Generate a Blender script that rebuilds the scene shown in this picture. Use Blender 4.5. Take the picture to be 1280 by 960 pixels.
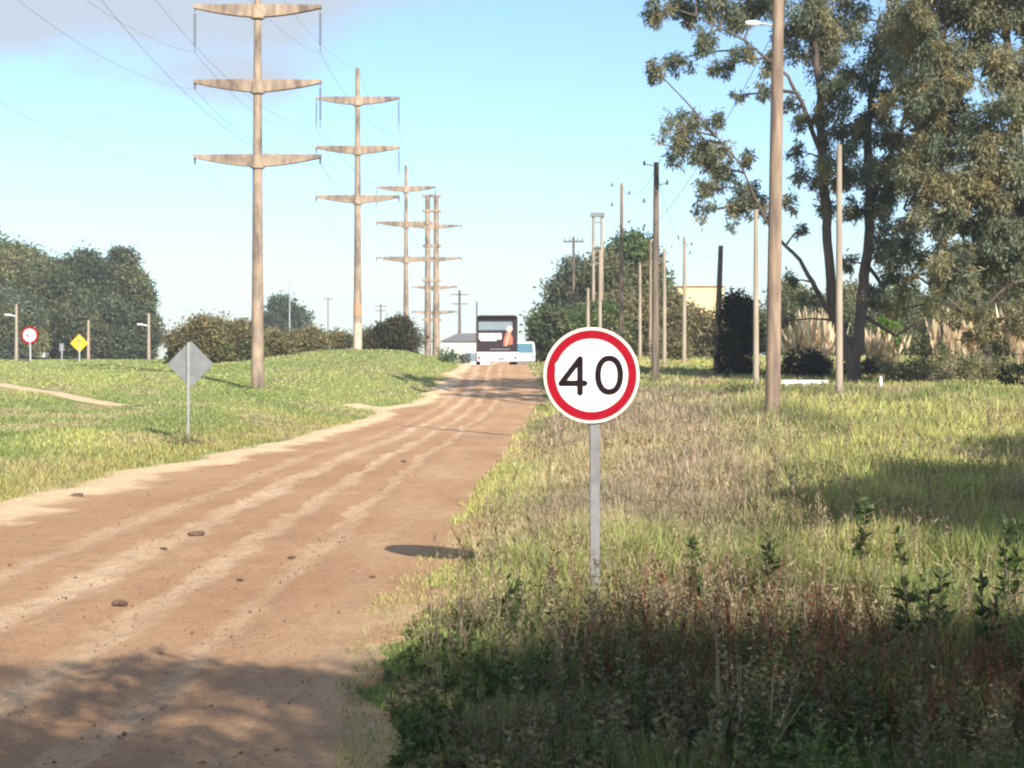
import bpy, bmesh, math, random
import numpy as np
from mathutils import Vector
for o in list(bpy.data.objects): bpy.data.objects.remove(o)
SC = bpy.context.scene; COL = SC.collection
R = math.radians
random.seed(7); RNG = np.random.default_rng(7)

# ---------------------------------------------------------------- camera, sky, sun, exposure
F = 2200.0; HZ = 448.0; CZ = 1.7          # focal length in photo pixels, horizon row, eye height
cam = bpy.data.objects.new('camera', bpy.data.cameras.new('camera')); COL.objects.link(cam); SC.camera = cam
cam.location = (0, 0, CZ); cam.rotation_euler = (R(90), 0, 0)
cam.data.sensor_width = 36; cam.data.lens = F/1280*36; cam.data.shift_y = -(480-HZ)/1280
cam.data.clip_start = .1; cam.data.clip_end = 9000
SUN_AZ = math.atan2(.41, -.91); SUN_EL = R(27)      # azimuth from +Y towards +X
S = Vector((math.sin(SUN_AZ)*math.cos(SUN_EL), math.cos(SUN_AZ)*math.cos(SUN_EL), math.sin(SUN_EL)))
W = bpy.data.worlds.new('World'); SC.world = W; W.use_nodes = True
nt = W.node_tree; N = nt.nodes; L = nt.links; N.clear()
out = N.new('ShaderNodeOutputWorld'); bg = N.new('ShaderNodeBackground'); sky = N.new('ShaderNodeTexSky')
sky.sky_type = 'NISHITA'; sky.sun_disc = False; sky.sun_elevation = SUN_EL; sky.sun_rotation = SUN_AZ
sky.air_density = 1.0; sky.dust_density = .3; sky.ozone_density = 3.0
tc = N.new('ShaderNodeTexCoord'); sep = N.new('ShaderNodeSeparateXYZ'); L.new(tc.outputs['Generated'], sep.inputs[0])
mp = N.new('ShaderNodeMapping'); mp.inputs['Scale'].default_value = (5, 5, 14); L.new(tc.outputs['Generated'], mp.inputs[0])
nz = N.new('ShaderNodeTexNoise'); nz.inputs['Scale'].default_value = 1.1; nz.inputs['Detail'].default_value = 4; L.new(mp.outputs[0], nz.inputs['Vector'])
def wmath(op, a, b, clamp=False):
    n = N.new('ShaderNodeMath'); n.operation = op; n.use_clamp = clamp
    for i, v in enumerate((a, b)):
        if isinstance(v, (int, float)): n.inputs[i].default_value = v
        else: L.new(v, n.inputs[i])
    return n.outputs[0]
def wmap(v, a, b):
    n = N.new('ShaderNodeMapRange'); n.interpolation_type = 'SMOOTHSTEP'; n.inputs[1].default_value = a; n.inputs[2].default_value = b
    L.new(v, n.inputs[0]); return n.outputs[0]
hgt = wmath('ADD', sep.outputs['Z'], wmath('MULTIPLY', wmath('SUBTRACT', nz.outputs['Fac'], .5), .2))
m1 = wmap(hgt, .160, .205)                                    # a bank of thin grey cloud above about ten degrees
m2 = wmap(wmath('ADD', sep.outputs['X'], wmath('MULTIPLY', nz.outputs['Fac'], .1)), .06, -.06)
cmask = wmath('MULTIPLY', wmath('MULTIPLY', m1, m2), .85)
mix = N.new('ShaderNodeMix'); mix.data_type = 'RGBA'
tint = N.new('ShaderNodeMix'); tint.data_type = 'RGBA'; tint.blend_type = 'MULTIPLY'; tint.inputs[0].default_value = 1; tint.inputs[7].default_value = (1.10, 1.20, 1.36, 1)
L.new(sky.outputs[0], tint.inputs[6]); L.new(cmask, mix.inputs[0]); L.new(tint.outputs[2], mix.inputs[6]); mix.inputs[7].default_value = (4.3, 4.5, 4.75, 1)
L.new(mix.outputs[2], bg.inputs[0]); bg.inputs[1].default_value = .082
L.new(bg.outputs[0], out.inputs[0])
sun = bpy.data.objects.new('sun', bpy.data.lights.new('sun', 'SUN')); COL.objects.link(sun)
sun.data.energy = 5.0; sun.data.angle = R(.5); sun.data.color = (1, .90, .76)
sun.rotation_euler = S.to_track_quat('Z', 'Y').to_euler()
SC.view_settings.view_transform = 'Standard'; SC.view_settings.look = 'None'; SC.view_settings.exposure = .88; SC.view_settings.gamma = 1
SC.render.engine = 'CYCLES'; SC.cycles.filter_width = 2.2    # the phone picture is soft
SC.cycles.max_bounces = 6; SC.cycles.transparent_max_bounces = 8

# ---------------------------------------------------------------- helpers
def hsh(ix, iy, s):
    n = (ix*374761393 + iy*668265263 + s*974634777) & 0xffffffff
    n = ((n ^ (n >> 13))*1274126177) & 0xffffffff
    return ((n ^ (n >> 16)) & 0xffff)/65535.0
def vn(x, y, s=0):
    x = np.asarray(x, float); y = np.asarray(y, float)
    x0 = np.floor(x).astype(np.int64); y0 = np.floor(y).astype(np.int64); fx = x-x0; fy = y-y0
    fx = fx*fx*(3-2*fx); fy = fy*fy*(3-2*fy)
    a = hsh(x0, y0, s); b = hsh(x0+1, y0, s); c = hsh(x0, y0+1, s); d = hsh(x0+1, y0+1, s)
    return (a*(1-fx)+b*fx)*(1-fy) + (c*(1-fx)+d*fx)*fy
def fbm(x, y, s=0, o=3):
    t = 0; a = 1; n = 0
    for k in range(o): t = t + a*vn(np.asarray(x)*2**k, np.asarray(y)*2**k, s+k*17); n += a; a *= .5
    return t/n
def sst(v, a, b):
    t = np.clip((np.asarray(v, float)-a)/(b-a), 0, 1); return t*t*(3-2*t)
ip = np.interp
def zroad(y): return ip(y, [0,10,20,37,55,70,85,100,112,122,130,150,200,400], [0,-.1,-.2,-.35,-.70,-.75,-.5,.15,.78,1.24,1.2,.6,.4,1.0])
def xl(y): return ip(y, [-60,0,22,27,37,55,66,74,79,83,88,100,112,122,400], [-6.3,-6.2,-6.3,-6.4,-5.9,-6.0,-5.5,-5.5,-6.3,-4.9,-4.25,-3.85,-3.7,-3.5,-3.5])
def xr(y): return ip(y, [-60,0,7.5,10,14,20,37,55,70,82,85,88,100,112,122,400], [-.5,-.5,-.56,-.74,-.72,-.45,.15,.37,.9,1.5,2.6,1.8,1.8,1.5,1.27,1.27])
def G(x, y):
    x = np.asarray(x, float); y = np.asarray(y, float)
    zr = zroad(y)
    zn = ip(y, [0,27,41,80,100,121,150,300,900], [-.1,-.15,0,.25,1.25,2.2,2.1,1.6,1.4])
    zf = ip(y, [0,41,80,105,125,300,900], [-.1,.15,.7,1.12,1.5,1.5,1.4])
    t = sst(-x, 12, 21); zl = zn*(1-t)+zf*t
    zR = ip(y, [0,8,13.75,25,40,55,73,100,116,150,300,900], [-.25,-.3,-.34,-.12,.22,.4,.72,1.25,1.6,1.8,1.5,1.4])
    el = xl(y); er = xr(y)
    z = zr + (zl-zr)*sst(el-x, 0, 5) + (zR-zr)*sst(x-er, 0, 4)
    off = np.maximum(sst(el-x, 0, 3), sst(x-er, 0, 3))
    z = z + off*((fbm(x*.35, y*.35, 3)-.5)*.12 + (fbm(x*.05, y*.05, 9)-.5)*.3*sst(y, 60, 130)*0.6)
    return z
def gz(x, y): return float(G(x, y))
def P(px, py, d): return Vector(((px-640)/F*d, d, CZ+(HZ-py)/F*d))
def X(px, d): return (px-640)/F*d

def tag(o, label=None, cat=None, group=None, kind=None):
    if label: o['label'] = label
    if cat: o['category'] = cat
    if group: o['group'] = group
    if kind: o['kind'] = kind
    return o
def thing(name, label, cat, loc, rz=0, group=None):
    o = bpy.data.objects.new(name, None); COL.objects.link(o); o.location = loc; o.rotation_euler = (0, 0, rz)
    o.empty_display_size = .2
    return tag(o, label, cat, group)
def npmesh(name, V, faces, mat, parent=None, cols=None, smooth=False, uv=None):
    """faces: list of int arrays (n,k)"""
    me = bpy.data.meshes.new(name); V = np.asarray(V, np.float32)
    me.vertices.add(len(V)); me.vertices.foreach_set('co', V.ravel())
    lv = np.concatenate([f.ravel() for f in faces]); tot = np.concatenate([np.full(len(f), f.shape[1]) for f in faces])
    me.loops.add(len(lv)); me.loops.foreach_set('vertex_index', lv.astype(np.int32))
    me.polygons.add(len(tot)); me.polygons.foreach_set('loop_start', np.concatenate([[0], np.cumsum(tot)[:-1]]).astype(np.int32))
    me.polygons.foreach_set('loop_total', tot.astype(np.int32))
    if smooth: me.polygons.foreach_set('use_smooth', np.ones(len(tot), bool))
    if uv is not None:
        l = me.uv_layers.new(name='UVMap'); l.data.foreach_set('uv', np.asarray(uv, np.float32)[lv].ravel())
    me.update(calc_edges=True)
    if cols is not None:
        a = me.color_attributes.new('col', 'FLOAT_COLOR', 'POINT')
        c = np.ones((len(V), 4), np.float32); c[:, :3] = cols; a.data.foreach_set('color', c.ravel())
    me.materials.append(mat)
    o = bpy.data.objects.new(name, me); COL.objects.link(o)
    if parent: o.parent = parent
    return o

class MB:
    def __init__(s): s.v = []; s.f = []; s.sm = []
    def add(s, vs, fs, sm=False):
        b = len(s.v); s.v += [tuple(v) for v in vs]; s.f += [tuple(i+b for i in f) for f in fs]; s.sm += [sm]*len(fs)
    def box(s, c, d, rz=0):
        x, y, z = [k/2 for k in d]; ca, sa = math.cos(rz), math.sin(rz)
        vs = [(c[0]+a*x*ca-b*y*sa, c[1]+a*x*sa+b*y*ca, c[2]+e*z) for e in (-1, 1) for a, b in ((-1,-1),(1,-1),(1,1),(-1,1))]
        s.add(vs, [(3,2,1,0),(4,5,6,7),(0,1,5,4),(1,2,6,5),(2,3,7,6),(3,0,4,7)])
    def tube(s, pts, rad, n=8, cap=True):
        pts = [Vector(p) for p in pts]; rad = rad if isinstance(rad, (list, tuple)) else [rad]*len(pts)
        vs = []; u = None
        for i, p in enumerate(pts):
            t = (pts[min(i+1, len(pts)-1)]-pts[max(i-1, 0)]).normalized()
            if u is None: u = t.orthogonal().normalized()
            u = (u-t*u.dot(t)).normalized(); w = t.cross(u)
            vs += [p+(u*math.cos(2*math.pi*k/n)+w*math.sin(2*math.pi*k/n))*rad[i] for k in range(n)]
        fs = [(i*n+k, i*n+(k+1)%n, (i+1)*n+(k+1)%n, (i+1)*n+k) for i in range(len(pts)-1) for k in range(n)]
        s.add(vs, fs, True)
        if cap: s.add(vs[:n], [tuple(range(n))[::-1]]); s.add(vs[-n:], [tuple(range(n))])
    def prism(s, poly, y0, y1):          # outline in x,z extruded along y
        n = len(poly); vs = [(x, y0, z) for x, z in poly]+[(x, y1, z) for x, z in poly]
        s.add(vs, [tuple(range(n)), tuple(range(2*n-1, n-1, -1))]+[(i, n+i, n+(i+1) % n, (i+1) % n) for i in range(n)])
    def build(s, name, mat, parent=None, bevel=0):
        me = bpy.data.meshes.new(name); me.from_pydata(s.v, [], s.f); me.update()
        me.polygons.foreach_set('use_smooth', s.sm)
        bm = bmesh.new(); bm.from_mesh(me); bmesh.ops.recalc_face_normals(bm, faces=bm.faces); bm.to_mesh(me); bm.free()
        me.materials.append(mat); o = bpy.data.objects.new(name, me); COL.objects.link(o)
        if parent: o.parent = parent
        if bevel:
            m = o.modifiers.new('bevel', 'BEVEL'); m.width = bevel; m.segments = 2; m.limit_method = 'ANGLE'
        return o

# ---------------------------------------------------------------- materials
def newmat(name):
    m = bpy.data.materials.new(name); m.use_nodes = True; nt = m.node_tree
    return m, nt.nodes, nt.links, nt.nodes['Principled BSDF']
def noise(N, L, scale, detail=3, vec=None, sc=None, rough=.55):
    n = N.new('ShaderNodeTexNoise'); n.inputs['Scale'].default_value = scale; n.inputs['Detail'].default_value = detail; n.inputs['Roughness'].default_value = rough
    if vec is not None:
        if sc:
            mp = N.new('ShaderNodeMapping'); mp.inputs['Scale'].default_value = sc; L.new(vec, mp.inputs[0]); vec = mp.outputs[0]
        L.new(vec, n.inputs['Vector'])
    return n.outputs['Fac']
def mixc(N, L, fac, a, b, mode='MIX'):
    n = N.new('ShaderNodeMix'); n.data_type = 'RGBA'; n.blend_type = mode; n.clamp_factor = True
    for i, v in ((0, fac), (6, a), (7, b)):
        if hasattr(v, 'links'): L.new(v, n.inputs[i])
        elif i == 0: n.inputs[0].default_value = v
        else: n.inputs[i].default_value = (*v, 1)
    return n.outputs[2]
def mrange(N, L, v, a, b, c=0, d=1):
    n = N.new('ShaderNodeMapRange'); L.new(v, n.inputs[0])
    for i, k in enumerate((a, b, c, d)): n.inputs[i+1].default_value = k
    return n.outputs[0]
def bump(N, L, bs, h, st=.3, dist=.02):
    n = N.new('ShaderNodeBump'); n.inputs['Strength'].default_value = st; n.inputs['Distance'].default_value = dist
    L.new(h, n.inputs['Height']); L.new(n.outputs[0], bs.inputs['Normal'])
def simple(name, c, rough=.6, c2=None, scale=6, metal=0, bst=0, stretch=None):
    m, N, L, bs = newmat(name); bs.inputs['Roughness'].default_value = rough; bs.inputs['Metallic'].default_value = metal
    t = N.new('ShaderNodeTexCoord').outputs['Object']
    f = noise(N, L, scale, 5, t, stretch)
    c2 = c2 or tuple(k*.78 for k in c)
    L.new(mixc(N, L, mrange(N, L, f, .35, .65), c, c2), bs.inputs['Base Color'])
    if bst: bump(N, L, bs, f, bst, .02)
    return m
def leafmat(name, trans=.35):
    m, N, L, bs = newmat(name)
    a = N.new('ShaderNodeAttribute'); a.attribute_name = 'col'
    bs.inputs['Roughness'].default_value = .55; bs.inputs['Specular IOR Level'].default_value = .35
    L.new(a.outputs['Color'], bs.inputs['Base Color'])
    tr = N.new('ShaderNodeBsdfTranslucent'); L.new(mixc(N, L, .5, a.outputs['Color'], (.95, 1.0, .5), 'MULTIPLY'), tr.inputs[0])
    tr2 = N.new('ShaderNodeMixShader'); tr2.inputs[0].default_value = trans
    L.new(bs.outputs[0], tr2.inputs[1]); L.new(tr.outputs[0], tr2.inputs[2]); L.new(tr2.outputs[0], N['Material Output'].inputs[0])
    return m
M = {}
M['leaf'] = leafmat('leaf', .4); M['grass'] = leafmat('grass_blade', .4)
M['bark'] = simple('bark', (.13, .10, .085), .9, (.05, .04, .036), 3, 0, .6, (1, 1, .25))
M['bark_pale'] = simple('pale_bark', (.34, .29, .24), .9, (.14, .11, .09), 3, 0, .5, (1, 1, .3))
M['concrete'] = simple('concrete', (.36, .275, .20), .9, (.13, .10, .085), 2.2, 0, .3, (1, 1, .35))
M['concrete_light'] = simple('light_concrete', (.36, .305, .24), .85, (.24, .195, .15), 1.5, 0, .2, (1, 1, .3))
M['wood_pole'] = simple('weathered_wood', (.32, .24, .17), .9, (.14, .10, .08), 7, 0, .4, (1, 1, .1))
M['dark_wood'] = simple('dark_wood', (.19, .15, .12), .9, (.075, .06, .05), 6, 0, .4, (1, 1, .1))
M['steel'] = simple('galvanised_steel', (.42, .43, .44), .45, (.33, .34, .36), 9, .5)
M['sign_grey'] = simple('grey_sign_back', (.22, .235, .25), .5, (.18, .19, .205), 5, .3)
M['white'] = simple('white_sheeting', (.82, .81, .80), .4, (.74, .73, .72), 4)
M['rim'] = simple('cream_sheeting', (.80, .68, .60), .4, (.72, .60, .52), 8)
M['red'] = simple('red_sheeting', (.29, .006, .018), .6, (.235, .005, .015), 40)
M['black'] = simple('black_lettering', (.010, .006, .008), .9, (.016, .010, .013), 20)
M['black'].node_tree.nodes['Principled BSDF'].inputs['Specular IOR Level'].default_value = .1
M['red'].node_tree.nodes['Principled BSDF'].inputs['Specular IOR Level'].default_value = .05
M['post'] = simple('dull_galvanised_post', (.20, .205, .215), .7, (.15, .15, .16), 9, .1)
M['yellow'] = simple('yellow_sheeting', (.80, .47, .015), .45)
M['insul'] = simple('glazed_insulator', (.12, .13, .15), .3)
M['wire'] = simple('aluminium_wire', (.15, .16, .17), .5)
M['glass'] = simple('window_glass', (.20, .26, .30), .12)
M['skyglass'] = simple('sky_reflecting_glass_colour', (.10, .22, .32), .15)  # reflected sky is put into the glass colour
M['wpaint'] = simple('white_paint', (.80, .80, .80), .35)
M['purple'] = simple('dark_purple_paint', (.02, .010, .019), .8, (.014, .008, .013), 2)
M['rubber'] = simple('rubber', (.02, .02, .02), .8)
M['ochre'] = simple('ochre_wall', (.78, .60, .33), .8, (.70, .52, .28))
M['roofgrey'] = simple('grey_roof', (.20, .20, .21), .8)
M['clod'] = simple('dirt_clod', (.16, .10, .07), .95, (.08, .05, .04), 20, 0, .5)
M['lampred'] = simple('red_lamp_lens', (.5, .02, .02), .3)
M['asphalt'] = simple('asphalt', (.10, .10, .105), .9)
M['skin'] = simple('printed_skin_tone', (.62, .32, .22), .5)
M['print_white'] = simple('printed_white', (.72, .70, .68), .5)
M['print_orange'] = simple('printed_orange', (.45, .12, .06), .5)

# soil / field
def fieldmat():
    m, N, L, bs = newmat('field_ground'); bs.inputs['Roughness'].default_value = .95; bs.inputs['Specular IOR Level'].default_value = .1
    a = N.new('ShaderNodeAttribute'); a.attribute_name = 'col'
    t = N.new('ShaderNodeTexCoord').outputs['Object']
    f1 = noise(N, L, 2.5, 6, t, (1, .5, 1), .7); f2 = noise(N, L, 14, 5, t, None, .7)
    c = mixc(N, L, mrange(N, L, f1, .3, .7), a.outputs['Color'], mixc(N, L, 1, a.outputs['Color'], (.62, .66, .6), 'MULTIPLY'))
    c = mixc(N, L, mrange(N, L, f2, .35, .75, 0, .6), c, mixc(N, L, 1, a.outputs['Color'], (1.35, 1.2, 1.2), 'MULTIPLY'))
    L.new(c, bs.inputs['Base Color']); bump(N, L, bs, f2, .6, .08); return m
M['field'] = fieldmat()
def roadmat():
    m, N, L, bs = newmat('dirt_road'); bs.inputs['Roughness'].default_value = .95; bs.inputs['Specular IOR Level'].default_value = .12
    uv = N.new('ShaderNodeUVMap').outputs[0]
    t = N.new('ShaderNodeTexCoord').outputs['Object']
    sp = N.new('ShaderNodeSeparateXYZ'); L.new(uv, sp.inputs[0])
    w = noise(N, L, 1, 6, t, (1.2, .3, 1), .7)
    u = N.new('ShaderNodeMath'); u.operation = 'ADD'; L.new(sp.outputs[0], u.inputs[0])
    wr = mrange(N, L, w, 0, 1, -.045, .045); L.new(wr, u.inputs[1])
    def ramp(stops):
        r = N.new('ShaderNodeValToRGB'); L.new(u.outputs[0], r.inputs[0]); e = r.color_ramp.elements
        while len(e) < len(stops): e.new(.5)
        for k, (p, v) in enumerate(stops): e[k].position = p; e[k].color = (v, v, v, 1)
        return r.outputs[0]
    U = lambda x: (x+7)/10                # x metres in the frame of the tyre tracks
    tr = ramp([(U(-6.2), .2), (U(-4.55), .05), (U(-4.42), .5), (U(-4.25), .6), (U(-4.12), .1), (U(-3.78), .1), (U(-3.66), 1), (U(-3.42), 1), (U(-3.28), .15), (U(-2.86), .02), (U(-2.76), .95), (U(-2.6), .9), (U(-2.48), .1),
               (U(-2.08), .03), (U(-1.99), .7), (U(-1.87), .8), (U(-1.76), .1), (U(-1.3), .35), (U(-.8), .12), (U(.2), .3)])
    brk = noise(N, L, 1, 7, t, (1.9, .30, 1), .72)
    tm = N.new('ShaderNodeMath'); tm.operation = 'MULTIPLY'; L.new(tr, tm.inputs[0]); L.new(mrange(N, L, brk, .32, .62, .12, 1), tm.inputs[1])
    big = noise(N, L, .45, 5, t, (1, .5, 1)); fine = noise(N, L, 28, 6, t, None, .75); mid = noise(N, L, 5, 6, t, (1.1, .6, 1), .7)
    base = mixc(N, L, mrange(N, L, big, .35, .65), (.46, .262, .142), (.57, .355, .205))
    base = mixc(N, L, tm.outputs[0], base, (.80, .59, .38))
    base = mixc(N, L, mrange(N, L, mid, .5, .7, 0, .55), base, (.37, .215, .125))
    base = mixc(N, L, mrange(N, L, fine, .5, .72, 0, .75), base, (.20, .115, .07))
    a = N.new('ShaderNodeAttribute'); a.attribute_name = 'col'
    sa = N.new('ShaderNodeSeparateColor'); L.new(a.outputs['Color'], sa.inputs[0])
    sand = mixc(N, L, mrange(N, L, mid, .3, .7), (.86, .66, .42), (.70, .50, .31))
    base = mixc(N, L, sa.outputs[0], base, sand)
    L.new(base, bs.inputs['Base Color'])
    bsum = mixc(N, L, .4, mid, fine); bump(N, L, bs, bsum, 1.0, .08); return m
M['road'] = roadmat()

# ---------------------------------------------------------------- ground and road
LUSH = np.array((.21, .27, .09)); YEL = np.array((.45, .44, .165)); TAN = np.array((.46, .375, .235)); RED = np.array((.19, .085, .05)); DK = np.array((.055, .085, .028)); STRAW = np.array((.42, .33, .13))
def mixn(a, b, t): t = np.asarray(t)[..., None]; return a*(1-t)+b*t
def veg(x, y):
    """plant colour of the field at x, y: patches of green, yellow green, purple-tan seed grass, red dock"""
    x = np.asarray(x, float); y = np.asarray(y, float)
    n1 = fbm(x*.22, y*.10, 21); n2 = fbm(x*.6+4, y*.3, 33); n3 = fbm(x*.9, y*.35, 55)
    c = mixn(LUSH*np.ones(x.shape+(3,)), YEL, sst(n1, .38, .6))
    c = mixn(c, TAN, sst(n2, .5, .68)*.75)
    right = sst(x-xr(y), 0, 1)
    # right verge
    c = mixn(c, YEL*1.08, right*sst(y, 17, 24)*(1-sst(y, 48, 60))*.75*sst(n3, .2, .5))
    c = mixn(c, TAN*1.05, right*sst(y, 15, 24)*(1-sst(y, 48, 70))*(1-sst(x/np.maximum(y, 1), .09, .17))*.75)
    c = mixn(c, LUSH*.95, right*(1-sst(y, 15, 22))*.5)
    c = mixn(c, TAN*1.0, right*(1-sst(y, 14, 19))*sst(n2, .45, .6)*.6)
    c = mixn(c, RED, right*(1-sst(y, 13.5, 16))*sst(x, .3, 1.6)*sst(n3, .36, .56)*.85)
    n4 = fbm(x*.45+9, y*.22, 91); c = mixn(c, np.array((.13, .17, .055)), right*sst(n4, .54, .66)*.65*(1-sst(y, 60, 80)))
    c = mixn(c, np.array((.40, .31, .25)), right*sst(fbm(x*.3, y*.14, 92), .5, .62)*sst(y, 16, 22)*(1-sst(y, 60, 80))*(1-sst(x/np.maximum(y, 1), .10, .19))*.6)
    # left field: straw by the berm and on the near part, then green
    left = sst(xl(y)-x, 0, 1)
    c = mixn(c, LUSH*1.15, left*sst(y, 45, 90)*.6)
    c = mixn(c, STRAW*.95, left*(1-sst(xl(y)-x, .3, 4))*(1-sst(y, 55, 80))*.75)
    c = mixn(c, TAN*.75, left*sst(n2, .55, .7)*sst(y, 40, 60)*(1-sst(y, 90, 110))*.35)
    c = mixn(c, np.array((.30, .33, .12)), left*.28); c = c*(1+.12*left)[..., None]
    return c
def axis(parts):
    r = []
    for a, b, s in parts: r += list(np.arange(a, b, s))
    return np.array(r)
ys = axis([(-300,-60,30),(-60,4,4),(4,20,.25),(20,60,.6),(60,160,1.2),(160,320,5),(320,1401,60)])
xs = axis([(-800,-400,100),(-400,-80,20),(-80,-20,2),(-20,-8,.7),(-8,6,.25),(6,20,.6),(20,80,2),(80,400,20),(400,801,100)])
XX, YY = np.meshgrid(xs, ys); ZZ = G(XX, YY)
inroad = (XX > xl(YY)+.1) & (XX < xr(YY)-.1) & (YY > -50) & (YY < 390); ZZ = ZZ-np.where(inroad, .12, 0)
nx, ny = len(xs), len(ys)
idx = np.arange(nx*ny).reshape(ny, nx)
quad = np.stack([idx[:-1,:-1], idx[:-1,1:], idx[1:,1:], idx[1:,:-1]], -1).reshape(-1, 4)
tag(npmesh('ground', np.stack([XX, YY, ZZ], -1).reshape(-1, 3), [quad], M['field'], cols=(veg(XX, YY)*.8).reshape(-1, 3), smooth=True), 'grassy field and verges rising on both sides of the dirt road', kind='structure')
# road sheet
ry = axis([(-45,5,1),(5,30,.15),(30,70,.3),(70,135,.5),(135,400,6)])
nu = 90
us = np.linspace(0, 1, nu)
rl = xl(ry)-.35+(fbm(ry*.5, ry*0+2, 71)-.5)*.9+(fbm(ry*2.3, ry*0, 72)-.5)*.35
rr = xr(ry)+.15+(fbm(ry*.6, ry*0+9, 73)-.5)*.7+(fbm(ry*2.6, ry*0, 74)-.5)*.4
RX = rl[:, None]*(1-us)+rr[:, None]*us; RY = np.repeat(ry[:, None], nu, 1)
sh = ip(RY, [0,30,50,59,88,130], [0,.05,.2,.2,1.15,1.2])
TU = (RX-sh)
RZ = G(RX, RY)+.02
for c_, w_ in ((-4.35,.16),(-3.55,.2),(-2.7,.17),(-1.95,.16)): RZ = RZ-.014*np.exp(-((TU-c_)/w_)**2)+.006*np.exp(-((TU-c_-.38)/.13)**2)
RZ = RZ+(fbm(RX*3, RY*2.2, 81, 4)-.5)*.04*sst(us, 0, .04)*sst(1-us, 0, .04)
dl = (RX-rl[:, None]); berm = np.exp(-((dl-.45)/.3)**2)
RZ = RZ+berm*.07
RZ[:, 0] -= .06; RZ[:, -1] -= .06
sandm = (1-sst(dl+(fbm(RX*2, RY*1.2, 91)-.5)*.7, .75, 1.15))*.95; sandm = np.clip(sandm, 0, 1)
sandm = np.maximum(sandm, .5*np.clip(1-(rr[:, None]-RX)/.7, 0, 1)*(fbm(RX, RY*.4, 92) > .5))
idr = np.arange(nu*len(ry)).reshape(len(ry), nu)
rq = np.stack([idr[:-1,:-1], idr[:-1,1:], idr[1:,1:], idr[1:,:-1]], -1).reshape(-1, 4)
cc = np.zeros(RX.shape+(3,)); cc[..., 0] = sandm
tag(npmesh('dirt_road', np.stack([RX, RY, RZ], -1).reshape(-1, 3), [rq], M['road'], cols=cc.reshape(-1, 3), smooth=True,
           uv=np.stack([(TU+7)/10, RY/10], -1).reshape(-1, 2)), 'brown dirt road with pale tyre tracks climbing to a crest', kind='structure')
def strip(name, pts, w, mat, label, dz=.03):
    n = 60; t = np.linspace(0, 1, n); px = ip(t*(len(pts)-1), range(len(pts)), [p[0] for p in pts]); py = ip(t*(len(pts)-1), range(len(pts)), [p[1] for p in pts])
    V = []; 
    for i in range(n):
        j0, j1 = max(i-1, 0), min(i+1, n-1); d = Vector((px[j1]-px[j0], py[j1]-py[j0])).normalized(); nn = (-d.y, d.x)
        for k in range(7):
            s_ = (k/6-.5)*w*(1+(fbm(i*.35, 3, 5)-.5)*.8); x, y = px[i]+nn[0]*s_, py[i]+nn[1]*s_
            V.append((x, y, gz(x, y)+dz-(.06 if k in (0, 6) else 0)))
    I = np.arange(n*7).reshape(n, 7); q = np.stack([I[:-1,:-1], I[:-1,1:], I[1:,1:], I[1:,:-1]], -1).reshape(-1, 4)
    return tag(npmesh(name, V, [q], mat, smooth=True, cols=np.tile((.9, 0, 0), (len(V), 1)), uv=np.tile((.1, .1), (len(V), 1))), label, kind='structure')
strip('path', [(-60,112),(-34,90),(-23,76),(-16.5,65),(-12.6,58)], 1.1, M['road'], 'pale footpath crossing the left field')
strip('side_track', [(-5.0,79.3),(-6.2,79.9),(-7.3,80.4)], 2.4, M['road'], 'short pale dirt spur leaving the road on the left')
strip('highway', [(-140,140),(-60,134),(-30,132),(-19,131)], 7, M['asphalt'], 'paved road behind the signs on the left')

# ---------------------------------------------------------------- leaves and grass as geometry
def blades(name, C_, D_, Ln, Wd, Cl, mat, parent=None, bend=.25):
    """diamond leaves: base C_, unit direction D_, length, width, colour"""
    n = len(C_); r = RNG.normal(size=(n, 3)); s_ = np.cross(D_, r); s_ /= np.linalg.norm(s_, axis=1)[:, None]+1e-9
    b = np.cross(s_, D_)*bend*Ln[:, None]*RNG.uniform(-1, 1, (n, 1))
    mid = C_+D_*Ln[:, None]*.45; tip = C_+D_*Ln[:, None]+b
    V = np.stack([C_, mid+s_*Wd[:, None]*.5, tip, mid-s_*Wd[:, None]*.5], 1).reshape(-1, 3)
    f = np.arange(4*n).reshape(n, 4)
    return npmesh(name, V, [f], mat, parent, np.repeat(Cl, 4, 0))
def unit(v): return v/(np.linalg.norm(v, axis=1)[:, None]+1e-9)
def sample(n, d0, d1, px0, px1, k=1.0):
    d = np.exp(RNG.uniform(math.log(d0), math.log(d1), n)); px = RNG.uniform(px0, px1, n)
    return (px-640)/F*d, d
def onpath(x, y):
    c = ip(y, [58,65,76,90,112], [-12.6,-16.5,-23,-34,-60]); a = (np.abs(x-c) < ip(y, [58,76,112], [.9,1.2,2.5])) & (y > 57.5) & (y < 112)
    return a | ((np.abs(y-(79.9-(x+6.2)*.45)) < 1.1) & (x < -4) & (x > -7.2))
def grass(name, n, d0, d1, px0, px1, hfun, label, cfun=veg, keep=None, wide=1.0, lean=.3):
    x, y = sample(n, d0, d1, px0, px1); m = (x > xr(y)-.12-.25*vn(x*3, y*3, 4)) | (x < xl(y)+.02)
    m &= ~onpath(x, y)
    if keep is not None: m &= keep(x, y)
    x, y = x[m], y[m]; n = len(x)
    h = hfun(x, y)*RNG.uniform(.55, 1.35, n)
    D = np.stack([RNG.normal(0, lean, n), RNG.normal(0, lean, n), np.ones(n)], 1); D = unit(D)
    wd = np.maximum(.006, y*.00062)*RNG.uniform(.7, 1.6, n)*wide
    c = cfun(x, y)*RNG.uniform(.6, 1.4, (n, 1))*(1+RNG.normal(0, .07, (n, 3)))
    o = blades(name, np.stack([x, y, G(x, y)-.02], 1), D, h, wd, np.clip(c, .01, .8), M['grass'], bend=.35)
    return tag(o, label, 'grass', kind='stuff')
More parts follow.
